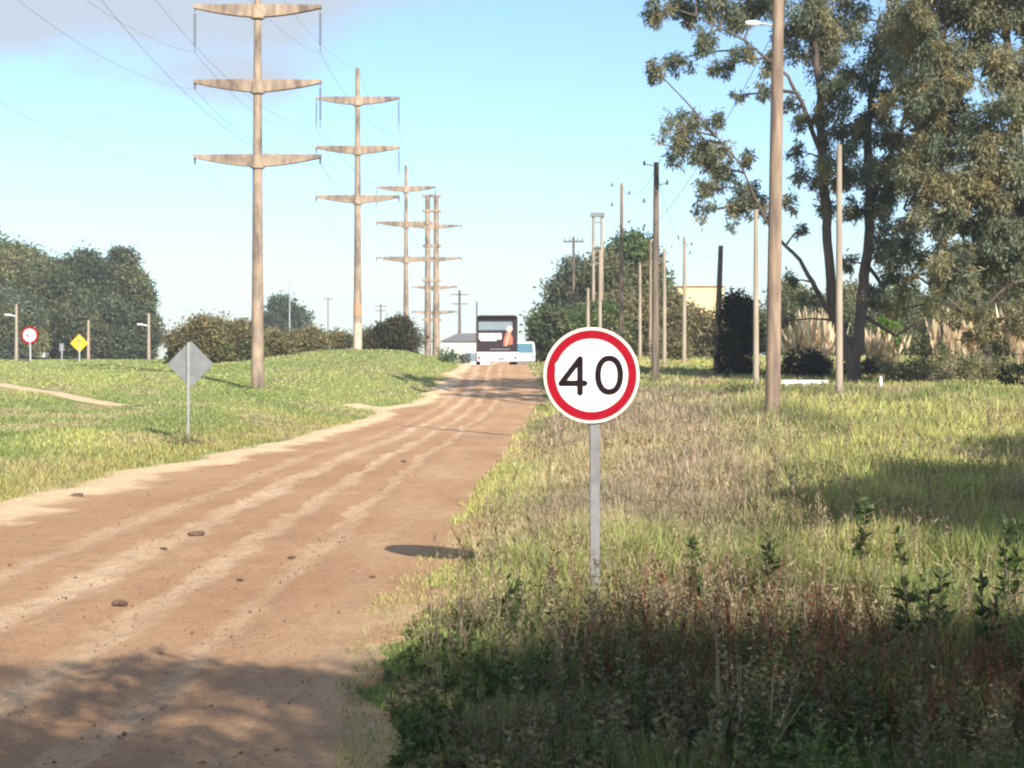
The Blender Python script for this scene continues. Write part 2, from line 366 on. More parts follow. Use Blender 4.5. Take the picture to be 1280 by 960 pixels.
def h_right(x, y): 
    return .06+.75*sst(x-xr(y), 0, 1.6)*np.clip(fbm(x*.9, y*.6, 61)-.36, 0, 1)+.16*sst(y, 18, 30)*fbm(x*.3, y*.2, 5)
grass('verge_grass', 150000, 6.2, 22, 420, 1480, h_right, 'mixed green and tan grass along the right verge near the sign')
grass('verge_grass', 120000, 20, 62, 560, 1480, h_right, 'yellow green and purplish tan grass beyond the sign on the right verge')
grass('verge_grass', 50000, 60, 140, 640, 1480, lambda x, y: .22+0*x, 'grass below the roadside poles on the far right verge', wide=1.4)
grass('field_grass', 110000, 20, 75, -160, 640, lambda x, y: .05+.11*fbm(x*.4, y*.25, 6), 'straw and green grass of the near left field')
grass('field_grass', 60000, 72, 150, -160, 600, lambda x, y: .12+0*x, 'short green grass of the far left field', wide=1.3)

# rough weeds: leafy stems standing close together at the bottom right
def weed_arrays(x, y, h, col, nl, ll, lw, up=.5):
    n = len(x); z = G(x, y); base = np.stack([x, y, z-.02], 1)
    D = unit(np.stack([RNG.normal(0, .27, n), RNG.normal(0, .27, n), np.ones(n)], 1))
    C1 = [base]; D1 = [D]; L1 = [h]; W1 = [np.full(n, .012)]; K1 = [col*.8]
    t = RNG.uniform(.12, 1.0, (n, nl)); B = base[:, None, :]+D[:, None, :]*(t*h[:, None])[..., None]
    E = RNG.normal(size=(n, nl, 3)); E[..., 2] = np.abs(E[..., 2])*up+.15; E = E.reshape(-1, 3)
    C1.append(B.reshape(-1, 3)); D1.append(unit(E)); L1.append(np.repeat(ll, nl)*RNG.uniform(.5, 1.3, n*nl)*(1.25-t.reshape(-1)*.7)); W1.append(L1[-1]*lw)
    K1.append(np.repeat(col, nl, 0)*RNG.uniform(.6, 1.45, (n*nl, 1)))
    return [np.concatenate(a) for a in (C1, D1, L1, W1, K1)]
def weeds(name, n, d0, d1, px0, px1, hf, colf, nl, ll, lw, label, keep=None, up=.5):
    x, y = sample(n, d0, d1, px0, px1); m = x > xr(y)+.05
    if keep is not None: m &= keep(x, y)
    x, y = x[m], y[m]; h = hf(x, y)*RNG.uniform(.5, 1.25, len(x)); c = colf(x, y)*RNG.uniform(.7, 1.3, (len(x), 1))
    a = weed_arrays(x, y, h, c, nl, np.full(len(x), ll), lw, up)
    return tag(blades(name, *a[:4], np.clip(a[4], .008, .8), M['grass']), label, 'weeds', kind='stuff')
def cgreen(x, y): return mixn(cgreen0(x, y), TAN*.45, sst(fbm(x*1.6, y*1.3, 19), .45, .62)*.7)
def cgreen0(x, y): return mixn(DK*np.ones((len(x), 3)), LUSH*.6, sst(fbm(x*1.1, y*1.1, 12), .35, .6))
def cred(x, y): return mixn(RED*np.ones((len(x), 3)), TAN*.8, sst(fbm(x*1.7, y*1.3, 13), .45, .65))
def ctan(x, y): return mixn(TAN*np.ones((len(x), 3)), LUSH, sst(fbm(x*1.7, y*1.3, 14), .45, .7)*.6)
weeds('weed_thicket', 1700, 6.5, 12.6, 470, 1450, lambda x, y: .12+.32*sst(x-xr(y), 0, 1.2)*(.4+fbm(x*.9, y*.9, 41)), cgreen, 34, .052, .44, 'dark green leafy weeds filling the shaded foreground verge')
weeds('weed_thicket', 950, 7.0, 13.5, 700, 1450, lambda x, y: .66*(.35+fbm(x*.8, y*.8, 42)), cred, 40, .035, .45, 'reddish brown seeding weeds at the lower right', keep=lambda x, y: fbm(x*.9, y*.7, 43) > .47, up=1.2)
weeds('weed_thicket', 1900, 12, 24, 560, 1450, lambda x, y: .14+.42*np.clip(fbm(x*.8, y*.5, 45)-.2, 0, 1), ctan, 20, .05, .3, 'loose tan and green weeds behind the sign post', keep=lambda x, y: fbm(x*.8, y*.5, 46) > .42, up=1.4)
def long_stalks(n, d0, d1, h0, h1, seed, label):
    x, y = sample(n, d0, d1, 520, 1450); m_ = (x > xr(y)+.15) & (fbm(x*.6, y*.35, seed) > .46); x, y = x[m_], y[m_]; n = len(x)
    h = RNG.uniform(h0, h1, n); D = unit(np.stack([RNG.normal(.05, .17, n), RNG.normal(0, .17, n), np.ones(n)], 1)); B = np.stack([x, y, G(x, y)-.02], 1)
    c = mixn(TAN*np.ones((n, 3))*.8, np.array((.20, .14, .10)), RNG.uniform(0, 1, n)); w = np.maximum(.006, y*.0005)
    k = 7; T = B[:, None]+D[:, None]*(h[:, None]*RNG.uniform(.55, 1, (n, k)))[..., None]; E = RNG.normal(size=(n, k, 3))*.6; E[..., 2] += 1
    C_ = np.concatenate([B, T.reshape(-1, 3)]); DD = np.concatenate([D, unit(E.reshape(-1, 3))]); LL = np.concatenate([h, np.repeat(h, k)*RNG.uniform(.06, .16, n*k)]); WW = np.concatenate([w, np.repeat(w, k)*1.8])
    tag(blades('seeding_grass', C_, DD, LL, WW, np.concatenate([c, np.repeat(c, k, 0)*RNG.uniform(.7, 1.3, (n*k, 1))]), M['grass'], bend=.12), label, 'grass', kind='stuff')
long_stalks(1200, 9.5, 20, .25, .6, 301, 'dry seeding stalks rising out of the verge around the sign')
long_stalks(2300, 18, 55, .3, .62, 302, 'purplish tan seeding grass spread over the right verge')
weeds('weed_thicket', 700, 24, 60, 620, 1450, lambda x, y: .25+.25*fbm(x*.4, y*.3, 47), ctan, 14, .09, .3, 'pale seeding weeds out on the right verge', keep=lambda x, y: fbm(x*.4, y*.25, 48) > .47, up=1.4)

def tall_weed(px, d, h, label, red=False):
    x = X(px, d); z = gz(x, d); t = thing('tall_weed', label, 'weed', (x, d, z), random.uniform(0, 6), 'tall weeds standing out of the verge')
    m = MB(); nst = 1 if h > .9 else 2; C1, D1, L1, K1 = [], [], [], []
    for s in range(nst):
        a = random.uniform(0, 6.3); tip = Vector((math.cos(a)*.09*h, math.sin(a)*.09*h, h*random.uniform(.85, 1)))
        mid = tip*.5+Vector((random.uniform(-.02, .02), random.uniform(-.02, .02), 0))
        m.tube([(0, 0, -.03), mid, tip], [.008, .006, .002], 5)
        for k in range(int(52*h/.8)):
            f = random.uniform(.12, 1); p = mid*(f*2) if f < .5 else mid+(tip-mid)*((f-.5)*2)
            C1.append(p); e = Vector((random.gauss(0, 1), random.gauss(0, 1), random.uniform(.2, 1.5))); D1.append(e.normalized())
            L1.append((.04 if red and f > .45 else .125*(1.2-f*.7))*random.uniform(.6, 1.3)); K1.append((.20,.08,.05) if red and f > .4 else (.07,.105,.035))
    m.build('stem', M['bark'], t)
    L1 = np.array(L1); K1 = np.array(K1)*RNG.uniform(.6, 1.4, (len(K1), 1))
    blades('foliage', np.array(C1), np.array(D1), L1, L1*.42, K1, M['grass'], t)
for a in [(1140, 11.2, 1.0, 'tallest dark leafy weed on the right, standing above the reddish weeds', False),
          (1165, 11.8, .72, 'leafy weed just right of the tallest dark weed', False),
          (872, 13.4, .62, 'thin upright weed to the right of the speed sign post', False),
          (835, 11.6, .5, 'reddish seeding stalk low and right of the speed sign post', True),
          (1015, 11.6, .55, 'red brown seeding stalk left of the tallest dark weed', True),
          (1045, 12.2, .5, 'second red brown stalk, nearer to the tallest dark weed', True),
          (1235, 11.0, .7, 'dark leafy weed at the right edge of the picture', False),
          (1262, 13.5, .85, 'slim weed against the grass at the far right edge', False),
          (965, 14.2, .6, 'slim weed in the sunlit grass midway between sign and right edge', False),
          (690, 13.0, .5, 'small weed just left of the speed sign post', True),
          (640, 11.5, .4, 'low weed on the road verge left of the sign', False),
          (1075, 16.5, .75, 'green spike weed in front of the dark shadow patch', False),
          (905, 11.0, .45, 'bushy low red stalk in the shade right of the sign', True)]: tall_weed(*a)

# ---------------------------------------------------------------- trees
def crown(name, clumps, dens, ll, lw, cols, parent, hang=.0, mat='leaf', origin=(0, 0, 0)):
    Cs, Ds, Ls, Ks = [], [], [], []
    for (c, r) in clumps:
        r = np.array(r if hasattr(r, '__len__') else (r, r, r*.8)); n = max(14, int(dens*1.15*float(np.prod(r))**(2/3)))
        v = unit(RNG.normal(size=(n, 3)))*(RNG.uniform(0, 1, (n, 1))**.42); v *= (1+.25*RNG.normal(size=(n, 1)))
        p = np.array(c)+v*r; Cs.append(p)
        d = RNG.normal(size=(n, 3))+v*.8; d[:, 2] -= hang*2.2; Ds.append(unit(d)); Ls.append(ll*RNG.uniform(.55, 1.4, n))
        k = np.array(cols[RNG.integers(len(cols))])*RNG.uniform(.8, 1.22); Ks.append(k*RNG.uniform(.7, 1.35, (n, 1)))
    Ls = np.concatenate(Ls); C_ = np.concatenate(Cs)-np.array(origin)
    return blades(name, C_, np.concatenate(Ds), Ls, Ls*lw, np.clip(np.concatenate(Ks), .006, .6), M[mat], parent, .3)
OLIVE = [(0.155, 0.169, 0.074), (0.203, 0.196, 0.095), (0.115, 0.135, 0.057)]
BROWNG = [(.26,.225,.11), (.21,.20,.10), (.30,.245,.12)]
DGREEN = [(.085,.105,.055), (.11,.125,.062), (.075,.095,.05)]
MGREEN = [(0.095, 0.149, 0.041), (0.121, 0.169, 0.047), (0.074, 0.121, 0.038)]
BLUISH = [(0.135, 0.162, 0.115), (0.162, 0.182, 0.121), (0.108, 0.135, 0.095)]
SHADEG = [(.010,.017,.009), (.014,.022,.011), (.02,.026,.012)]  # near-black leaf greens with shade put into the colour
def tree(name, label, cat, px, d, top, base, wpx, cols, ncl=26, low=.12, dens=330, ll=.4, group=None, bark='bark', lw=.5, trunk=True, sq=2.0, y=None, dy=1.0):
    """top/base rows and full width in photo pixels give height and crown width at distance d"""
    x = X(px, d); zb = gz(x, d); sc = F/d; H = CZ+(HZ-top)/sc-zb; rx = wpx/2/sc; rr_ = random.Random(int(px*13+d*7))
    t = thing(name, label, cat, (x, d, zb), 0, group)
    cl = []; dome = low < .1; cz = H*.36 if dome else H*(1+low)/2; rz = H*.64 if dome else H*(1-low)/2; rx = rx*(1.12 if dome else 1);  cr = min(rx, rz)*.40; ncl = int(ncl*1.5)
    k = 0
    while len(cl) < ncl:
        v = Vector((rr_.gauss(0, 1), rr_.gauss(0, 1), rr_.gauss(0, 1))).normalized()*(rr_.uniform(0, 1)**.35)
        r = cr*rr_.uniform(.7, 1.25)
        fl = 1.0 if v.z > 0 else 1+.35*abs(v.z)          # crowns stay wide towards the ground
        zz = cz+v.z*(rz-r*.7)
        if dome: zz = max(zz, r*.45); fl = min(fl, 1.1)
        cl.append(((v.x*fl*(rx-r*.8), v.y*(rx*dy-r*.8), zz), (r, r, r*.8)))
    m = MB(); tr = max(.10, H*.022)
    m.tube([(0, 0, -.3), (0, 0, H*.2), (rr_.uniform(-.2, .2), 0, H*.5), (rr_.uniform(-.3, .3), 0, H*.8)], [tr*1.25, tr, tr*.7, tr*.25], 8)
    for (c, r) in cl[:9]:
        z0 = min(c[2]*.6, H*.5); m.tube([(0, 0, z0), (c[0]*.5, c[1]*.5, (z0+c[2])/2-.1), c], [tr*.45, tr*.3, tr*.1], 5)
    m.build('trunk', M[bark], t)
    crown('crown', cl, dens, ll, lw, cols, t)
    return t
# left woodland, 230-260 m away
gW = 'big trees of the left woodland'
tree('broadleaf_tree', 'dark green tree at the left edge, tallest of the left woodland', 'tree', -25, 245, 284, 450, 150, MGREEN, 34, .08, 420, .6, gW)
tree('broadleaf_tree', 'olive tree behind the round roadside sign on the left', 'tree', 38, 240, 296, 450, 125, OLIVE, 34, .05, 420, .55, gW)
tree('broadleaf_tree', 'rounded olive tree behind the yellow diamond sign', 'tree', 98, 235, 305, 450, 110, OLIVE+DGREEN, 36, .05, 420, .55, gW)
tree('broadleaf_tree', 'rounded dark tree ending the left woodland on the right', 'tree', 150, 238, 299, 450, 92, DGREEN+OLIVE, 40, .05, 430, .5, gW)
tree('broadleaf_tree', 'low olive tree under the left woodland, nearest the picture edge', 'tree', 10, 215, 355, 450, 100, OLIVE+BLUISH, 24, .0, 420, .5, gW)
tree('broadleaf_tree', 'low dark tree at the foot of the woodland beside the bare pole', 'tree', 120, 222, 365, 452, 110, DGREEN, 24, .0, 420, .5, gW)
tree('broadleaf_tree', 'small dark tree at the right foot of the left woodland', 'tree', 176, 222, 380, 452, 46, DGREEN+OLIVE, 16, .0, 420, .45, gW)
m = MB(); 
tree('broadleaf_tree', 'distant dark tree seen between the first and second power towers', 'tree', 355, 300, 369, 430, 66, DGREEN+BLUISH, 20, .0, 420, .6, 'far trees beyond the shrubs')
gS = 'olive brown shrubs along the left field'
SHR = [(.20,.18,.085), (.165,.155,.08), (.17,.14,.075), (.24,.20,.095)]
tree('shrub', 'low brown shrub at the left end of the shrub row', 'shrub', 226, 116, 402, 462, 46, SHR, 16, .0, 480, .22, gS)
tree('shrub', 'broad olive shrub behind the back of the grey diamond sign', 'shrub', 262, 113, 388, 462, 84, SHR+OLIVE, 26, .0, 520, .2, gS)
tree('shrub', 'rounded olive shrub just left of the first power tower', 'shrub', 303, 115, 389, 462, 66, SHR+OLIVE, 20, .0, 520, .2, gS)
tree('shrub', 'dull brown shrub just right of the first power tower', 'shrub', 345, 119, 405, 456, 62, SHR, 20, .0, 520, .2, gS)
tree('shrub', 'low brown shrub midway between the first and second power towers', 'shrub', 388, 124, 404, 448, 56, SHR, 18, .0, 520, .2, gS)
tree('shrub', 'low green brown shrub just left of the second power tower', 'shrub', 426, 130, 408, 445, 50, SHR+OLIVE, 16, .0, 520, .2, gS)
tree('shrub', 'small shrub just right of the second power tower', 'shrub', 462, 132, 404, 445, 40, SHR+OLIVE, 14, .0, 520, .2, gS)
tree('shrub', 'dark rounded shrub below the third power tower', 'shrub', 497, 128, 390, 445, 76, [(.075,.065,.035),(.09,.075,.04),(.06,.06,.03)], 26, .0, 560, .2, gS)
tree('shrub', 'small green bush at the road crest left of the bus', 'shrub', 558, 124, 432, 452, 34, MGREEN, 12, .0, 520, .15, gS)
tree('shrub', 'tiny green bush beside the bus on its left', 'shrub', 580, 127, 438, 455, 22, DGREEN, 8, .0, 520, .14, gS)
# right of the road, behind the speed sign
gR = 'trees behind the speed sign on the right'
tree('broadleaf_tree', 'tallest round tree behind the pole row, right of the speed sign', 'tree', 792, 165, 281, 440, 92, OLIVE+MGREEN, 40, .0, 430, .42, gR)
tree('broadleaf_tree', 'blue green tree on the left shoulder of the grove behind the sign', 'tree', 718, 170, 315, 440, 78, BLUISH+DGREEN, 30, .0, 430, .42, gR)
tree('broadleaf_tree', 'olive tree in the middle of the grove behind the speed sign', 'tree', 758, 158, 305, 440, 70, OLIVE, 30, .0, 430, .4, gR)
tree('broadleaf_tree', 'dark green low tree next to the bus, left end of the grove', 'tree', 696, 150, 375, 455, 70, MGREEN+DGREEN, 26, .0, 450, .35, gR)
tree('broadleaf_tree', 'low olive tree just above the speed sign disc', 'tree', 752, 140, 372, 455, 86, OLIVE+MGREEN, 30, .0, 450, .33, gR)
tree('broadleaf_tree', 'low olive tree behind the dark wooden pole', 'tree', 818, 142, 350, 455, 84, OLIVE+SHR, 30, .0, 450, .33, gR)
tree('broadleaf_tree', 'brownish bush tree below the ochre building', 'tree', 866, 128, 377, 455, 92, SHR, 24, .0, 450, .28, gR)
tree('shrub', 'small brown bush behind the speed sign, right of its disc', 'shrub', 840, 112, 408, 460, 60, SHR+OLIVE, 18, .0, 480, .2, gR)
tree('ivy_covered_tree', 'dark dense evergreen, shade painted into its leaves, beside the leaning dark pole', 'tree', 921, 80, 352, 486, 62, SHADEG, 44, .0, 760, .16, None, sq=4)  # leaves coloured very dark in place of shade from other trees
tree('shrub', 'bush with shade painted into its leaves left of the eucalyptus foot behind the white slab', 'shrub', 1008, 78, 434, 486, 70, SHADEG, 26, .0, 700, .16, 'bushes with painted shade under the eucalyptus')  # shade under the eucalyptus is put into the leaf colour of these bushes
tree('shrub', 'bush with shade painted into its leaves at the foot of the eucalyptus trunks', 'shrub', 1076, 80, 440, 486, 60, SHADEG+DGREEN, 20, .0, 700, .16, 'bushes with painted shade under the eucalyptus')
gB = 'pale trees far behind the cane stand'
for a in [(985, 150, 345, 80, 'pale olive tree seen just left of the eucalyptus trunks'), (1058, 160, 352, 80, 'pale olive tree seen between the eucalyptus trunks'),
          (1120, 150, 350, 90, 'pale olive tree seen right of the eucalyptus trunks'), (930, 155, 372, 60, 'low tree behind the dark evergreen'),
          (1195, 150, 350, 100, 'olive tree behind the cane, second from the right edge'), (1265, 150, 345, 90, 'olive tree behind the cane at the right edge')]:
    tree('broadleaf_tree', a[4], 'tree', a[0], a[1], a[2], 440, a[3], OLIVE+[(.13,.14,.06)], 24, .0, 420, .35, gB)
tree('shrub', 'bright green bush right of the eucalyptus trunks', 'shrub', 1112, 84, 388, 440, 46, [(.16,.26,.04),(.12,.20,.035)], 16, .25, 520, .16, None)
tree('shrub', 'grey green scrub at the right below the cane', 'shrub', 1190, 72, 436, 478, 150, OLIVE+[(.16,.15,.08)], 26, .0, 420, .16, 'scrub below the cane')
tree('shrub', 'rounded olive shrub breaking the cane, nearest the eucalyptus trunks', 'shrub', 1158, 78, 405, 476, 40, OLIVE+MGREEN, 12, .0, 480, .16, 'scrub below the cane')
tree('shrub', 'dull green shrub breaking the cane towards the right edge', 'shrub', 1246, 77, 410, 476, 46, OLIVE+DGREEN, 12, .0, 480, .16, 'scrub below the cane')
tree('shrub', 'dark bush at the right edge below the cane', 'shrub', 1272, 66, 452, 486, 50, SHADEG, 12, .0, 600, .15, 'scrub below the cane')
tree('shrub', 'small scrub bush right of the white slab', 'shrub', 1128, 72, 448, 482, 56, OLIVE+SHR, 14, .0, 420, .15, 'scrub below the cane')
tree('shrub', 'olive scrub at the foot of the big lamp pole', 'shrub', 920, 58, 478, 500, 60, OLIVE+MGREEN, 14, .0, 420, .12, 'scrub below the cane')

# the big eucalyptus with its forked trunks
def euc(label, base, d, stems, clumps, cols, group, ll=.26, dens=330, bark='bark', hang=.5, dd=1.6):
    b = P(*base, d); b.z = gz(b.x, d); t = thing('eucalyptus_tree', label, 'tree', b, 0, group); m = MB(); rr_ = random.Random(5)
    ends = []
    for st in stems:
        pts = [P(a[0], a[1], d+(a[3] if len(a) > 3 else 0))-b for a in st]; rad = [a[2]*.30*d/F for a in st]
        if st is stems[0] or st[0][1] > 470: pts[0].z = -.3
        # resample with wiggle
        q = []; rq_ = []
        for i in range(len(pts)-1):
            for k in range(4):
                f = k/4; q.append(pts[i].lerp(pts[i+1], f)+Vector((rr_.uniform(-.5, .5), 0, 0))*rad[i]*.6*(k > 0)); rq_.append(rad[i]*(1-f)+rad[i+1]*f)
        q.append(pts[-1]); rq_.append(rad[-1]); m.tube(q, rq_, 10); ends += q
    cl = []
    for (px, py, r) in clumps:
        off = rr_.uniform(-dd, dd); c = P(px, py, d+off)-b; R_ = r*d/F
        # break each clump into several drooping sprays
        for k in range(8):
            v = Vector((rr_.gauss(0, .5), rr_.gauss(0, .6), rr_.gauss(0, .45)))*R_; s_ = R_*rr_.uniform(.30, .52)
            cl.append((c+v, (s_, s_, s_*1.1)))
        e = min(ends, key=lambda p: (p-c).length+max(0, p.z-c.z)*1.2)
        mid = e.lerp(c, .5)+Vector((0, 0, .15*R_)); m.tube([e, mid, c], [.055, .035, .012], 5, False)
        for k in range(2):
            v = cl[-1-k][0]; m.tube([mid, v], [.03, .008], 4, False)
    m.build('trunk', M[bark], t)
    crown('crown', cl, dens, ll, .30, cols, t, hang)
    return t
rc = random.Random(11)
EU = [(.165,.195,.125), (.20,.21,.13), (.125,.155,.105), (.235,.215,.12)]
euc('tall forked eucalyptus with dark trunks and drooping grey green foliage', (1066, 480), 72,
    [[(1066,484,34),(1064,455,26),(1052,420,24),(1041,385,22),(1036,320,20),(1032,250,20),(1028,180,19),(1024,100,16),(1012,20,12),(1005,-90,6)],
     [(1064,462,24),(1074,420,24),(1080,360,24,.5),(1086,300,22,.8),(1088,240,22,1),(1084,170,18,1),(1092,110,14,1),(1110,30,10,1),(1120,-80,5,1)],
     [(1042,400,13),(1020,362,11,-.5),(1000,325,8,-.8),(965,290,6,-1),(945,250,5,-1.2),(925,205,4,-1.4),(895,170,3,-1.5)],
     [(1030,200,12),(1005,135,9,-.5),(985,95,7,-.8),(930,50,5,-1),(870,20,3,-1.2)],
     [(1086,260,14,1),(1105,215,11,1.2),(1130,150,9,1.4),(1145,60,7,1.5),(1150,-20,4,1.5)],
     [(1083,330,9,.6),(1105,360,7,1),(1140,300,5,1.5),(1165,240,4,2)],
     [(1080,395,9,.3),(1120,420,6,1),(1150,400,4,1)]],
    [(828,12,20),(862,18,26),(905,10,30),(945,20,30),(820,88,15),(848,72,18),(875,55,20),(900,85,16),(930,62,18),(960,72,20),(985,40,28),(1010,8,34),(990,-40,40),(930,-40,36),(870,-30,30),
     (845,165,20),(868,180,25),(893,190,24),(862,150,15),(895,150,14),(885,235,20),(905,215,20),(920,262,22),(940,240,18),(880,262,12),(935,200,14),(955,265,16),
     (955,112,12),(925,118,10),(985,130,12),(1000,150,14),(998,190,12),(1008,220,20),(1045,205,24),(1060,170,26),(1050,230,16),(985,255,12),(1000,285,10),
     (1040,60,30),(1070,30,34),(1060,100,26),(1100,70,30),(1130,30,36),(1140,90,34),(1100,130,22),(1120,170,26),(1150,150,32),(1080,-40,50),(1150,-50,50),
     (1010,60,26),(1030,150,22),(1065,215,24),(1050,120,24),(1025,255,16),(1095,165,26),(1120,90,30),(1110,240,26),(1070,270,18),(1100,300,18),(1130,300,22),(1090,370,16),(1010,375,14),(985,400,12),(1060,330,12),(1120,205,28),(1090,210,20),(1130,230,26),(1150,200,26),(1110,270,18),(1100,320,14),(990,350,10),(1115,345,16)], EU, 'eucalyptus trees on the right', dens=1300, ll=.20)
cls = []
for k in range(120):
    px = rc.uniform(1135, 1330); py = rc.uniform(-60, 345)
    if px < 1175 and py > 260: continue
    cls.append((px, py, rc.uniform(20, 34)))
euc('dense brown green eucalyptus filling the right edge', (1300, 482), 64,
    [[(1300,484,40),(1296,400,32),(1285,280,28),(1270,150,22),(1255,20,14),(1250,-100,6)],
     [(1285,300,16),(1240,220,12),(1200,140,9),(1180,50,5)], [(1296,330,14),(1240,290,10),(1180,270,7),(1130,262,4)],
     [(1290,360,12),(1230,340,8),(1170,330,5)], [(1270,160,12),(1320,60,8),(1340,-40,4)]],
    cls, EU+EU+BROWNG, 'eucalyptus trees on the right', dens=1150, ll=.20)
cls = [(1120,285,16),(1150,270,20),(1190,275,22),(1130,320,16),(1165,310,24),(1205,315,26),(1245,300,26),(1280,300,28),(1110,350,12),(1140,350,18),(1175,350,24),(1215,360,26),(1250,350,28),(1290,350,30),
       (1160,385,16),(1195,395,20),(1230,400,20),(1215,425,14),(1265,395,22),(1290,410,18),(1115,385,12),(1260,330,20),(1230,330,20),(1185,330,20)]
euc('lower spreading tree with olive brown leaves hanging over the cane', (1235, 478), 74,
    [[(1235,480,24),(1230,430,18),(1222,370,14),(1210,320,9),(1200,280,5)], [(1228,410,9),(1180,370,6),(1140,340,4)], [(1226,390,9),(1265,350,6),(1290,320,4)]],
    cls, BROWNG+OLIVE, 'eucalyptus trees on the right', dens=1200, ll=.19, hang=.3)

# trees just outside the picture on the right: they throw the shade in the foreground and on the verge
gO = 'roadside trees beside and behind the viewer'
def offtree(x, y, h, rx, low, ncl, label, dens=300, ll=.22):
    z = gz(x, y); t = thing('roadside_tree', label, 'tree', (x, y, z), 0, gO); rr_ = random.Random(int(x*10+y)); cl = []
    for k in range(ncl):
        v = Vector((rr_.gauss(0, 1), rr_.gauss(0, 1), rr_.gauss(0, 1))).normalized()*rr_.uniform(.2, 1); r = rr_.uniform(.16, .28)*rx
        cl.append(((v.x*rx, v.y*rx, low+(h-low)*(.5+.5*v.z)), (r, r, r*.6)))
    m = MB(); m.tube([(0, 0, -.3), (.1, 0, low), (-.1, .1, (h+low)/2), (0, 0, h*.95)], [h*.03, h*.024, h*.015, h*.004], 10)
    for c, r in cl[:22]: m.tube([(0, 0, min(c[2]*.7, h*.7)), Vector(c)*.6+Vector((0, 0, c[2]*.25)), c], [.07, .05, .015], 5)
    m.build('trunk', M['bark_pale'], t); crown('crown', cl, dens, ll, .35, EU, t, .3)
rt = random.Random(23)
SH = []                                   # sprays of the row of trees behind the viewer, placed along sun rays to shape the near road shade
for k in range(430):
    tx = rt.uniform(-5.5, 6.5); lim = 9.9 if tx < -1 else (10.6 if tx < 1.8 else 11.6)
    ty = rt.uniform(4.5, lim+.5*math.sin(tx*2.3))
    if tx < -.4 and ((9.0 < ty-.12*tx < 9.45 and tx > -2.3) or (7.75 < ty+.1*tx < 8.05) or float(fbm(tx*.9+40, ty*3.2+9, 77)) > .60): continue
    h = rt.uniform(4.2, 9.8); f = h/S.z
    SH.append((tx+S.x*f, ty+S.y*f, h, rt.uniform(.26, .58)))
for (x, y, lab) in ((.6, -8.4, 'roadside eucalyptus straight behind the viewer'), (4.2, -8.2, 'roadside eucalyptus behind the viewer, shading the road'),
                    (7.8, -8.6, 'roadside eucalyptus to the right behind the viewer'), (11.6, -7.6, 'roadside eucalyptus furthest right behind the viewer')):
    z = gz(x, y); t = thing('roadside_tree', lab, 'tree', (x, y, z), 0, gO); cl = []
    for (cx, cy, cz, r) in SH:
        if min((.6, 4.2, 7.8, 11.6), key=lambda q: abs(q-cx)) == x: cl.append(((cx-x, cy-y, cz-z), (r*1.3, r*.8, r*.5)))
    m = MB(); m.tube([(0, 0, -.3), (.1, 0, 3), (-.1, .1, 6), (0, 0, 9.4)], [.28, .22, .14, .04], 10)
    for c, r in cl: 
        if rt.random() < .45: m.tube([(0, 0, c[2]*.62), Vector((c[0]*.5, c[1]*.5, c[2]*.86)), c], [.06, .04, .012], 5)
    m.build('trunk', M['bark_pale'], t); crown('crown', cl, 900, .16, .35, EU, t, .3)
offtree(9.3, 10.6, 7.4, 1.9, 3.4, 90, 'slender leafy tree outside the right edge, nearest the verge grass', 1100)
offtree(12.2, 13.2, 8.2, 3.1, 1.8, 210, 'leafy tree outside the right edge, shading the verge', 1100)
offtree(16.2, 17.6, 8.6, 3.2, 1.8, 200, 'second leafy tree outside the right edge, a little further up the verge', 1100)

# dry cane / pampas stand
def canes(px0, px1, d, n, h0, h1, label, top):
    px = RNG.uniform(px0, px1, n*2); px = px[vn(px*.045, px*0, 501) > RNG.uniform(.25, .6, n*2)][:n]; n = len(px); dd = d+RNG.uniform(-1.5, 1.5, n); x = (px-640)/F*dd; z = G(x, dd)
    zt = CZ+(HZ-top)/F*d; base = np.stack([x, dd, z], 1)
    D = unit(np.stack([RNG.normal(0, .16, n), RNG.normal(0, .16, n), np.ones(n)], 1)); h = (zt-z)*RNG.uniform(h0, h1, n)
    c = np.array((.80, .64, .45))*RNG.uniform(.55, 1.25, (n, 1))*(1+RNG.normal(0, .04, (n, 3)))
    # plumes in the upper part
    D2 = unit(D+RNG.normal(0, .07, (n, 3))); B2 = base+D*(h*.5)[:, None]
    C_ = np.concatenate([base, B2]); DD = np.concatenate([D, D2]); LL = np.concatenate([h, h*.55]); WW = np.concatenate([np.full(n, .035), RNG.uniform(.10, .22, n)])
    KK = np.concatenate([c*.7, c])
    g = n*2; gx = np.repeat(x, 2); gy = np.repeat(dd, 2); E = unit(np.stack([RNG.normal(0, .5, g), RNG.normal(0, .5, g), np.ones(g)], 1))
    C_ = np.concatenate([C_, np.stack([gx, gy, G(gx, gy)], 1)]); DD = np.concatenate([DD, E]); LL = np.concatenate([LL, RNG.uniform(.5, 1.1, g)]); WW = np.concatenate([WW, np.full(g, .04)])
    KK = np.concatenate([KK, np.array((.16, .16, .07))*RNG.uniform(.5, 1.3, (g, 1))])
    tag(blades('dry_cane', C_, DD, LL, WW, KK, M['grass'], bend=.06), label, 'cane', kind='stuff')
canes(982, 1060, 84, 130, .55, 1.05, 'pale dry cane standing left of the eucalyptus trunks', 385)
canes(1086, 1150, 84, 120, .5, .95, 'short dry cane between the trunks and the right hand thicket', 400)
canes(1135, 1330, 82, 330, .5, 1.05, 'long stand of pale dry cane below the right hand trees', 385)

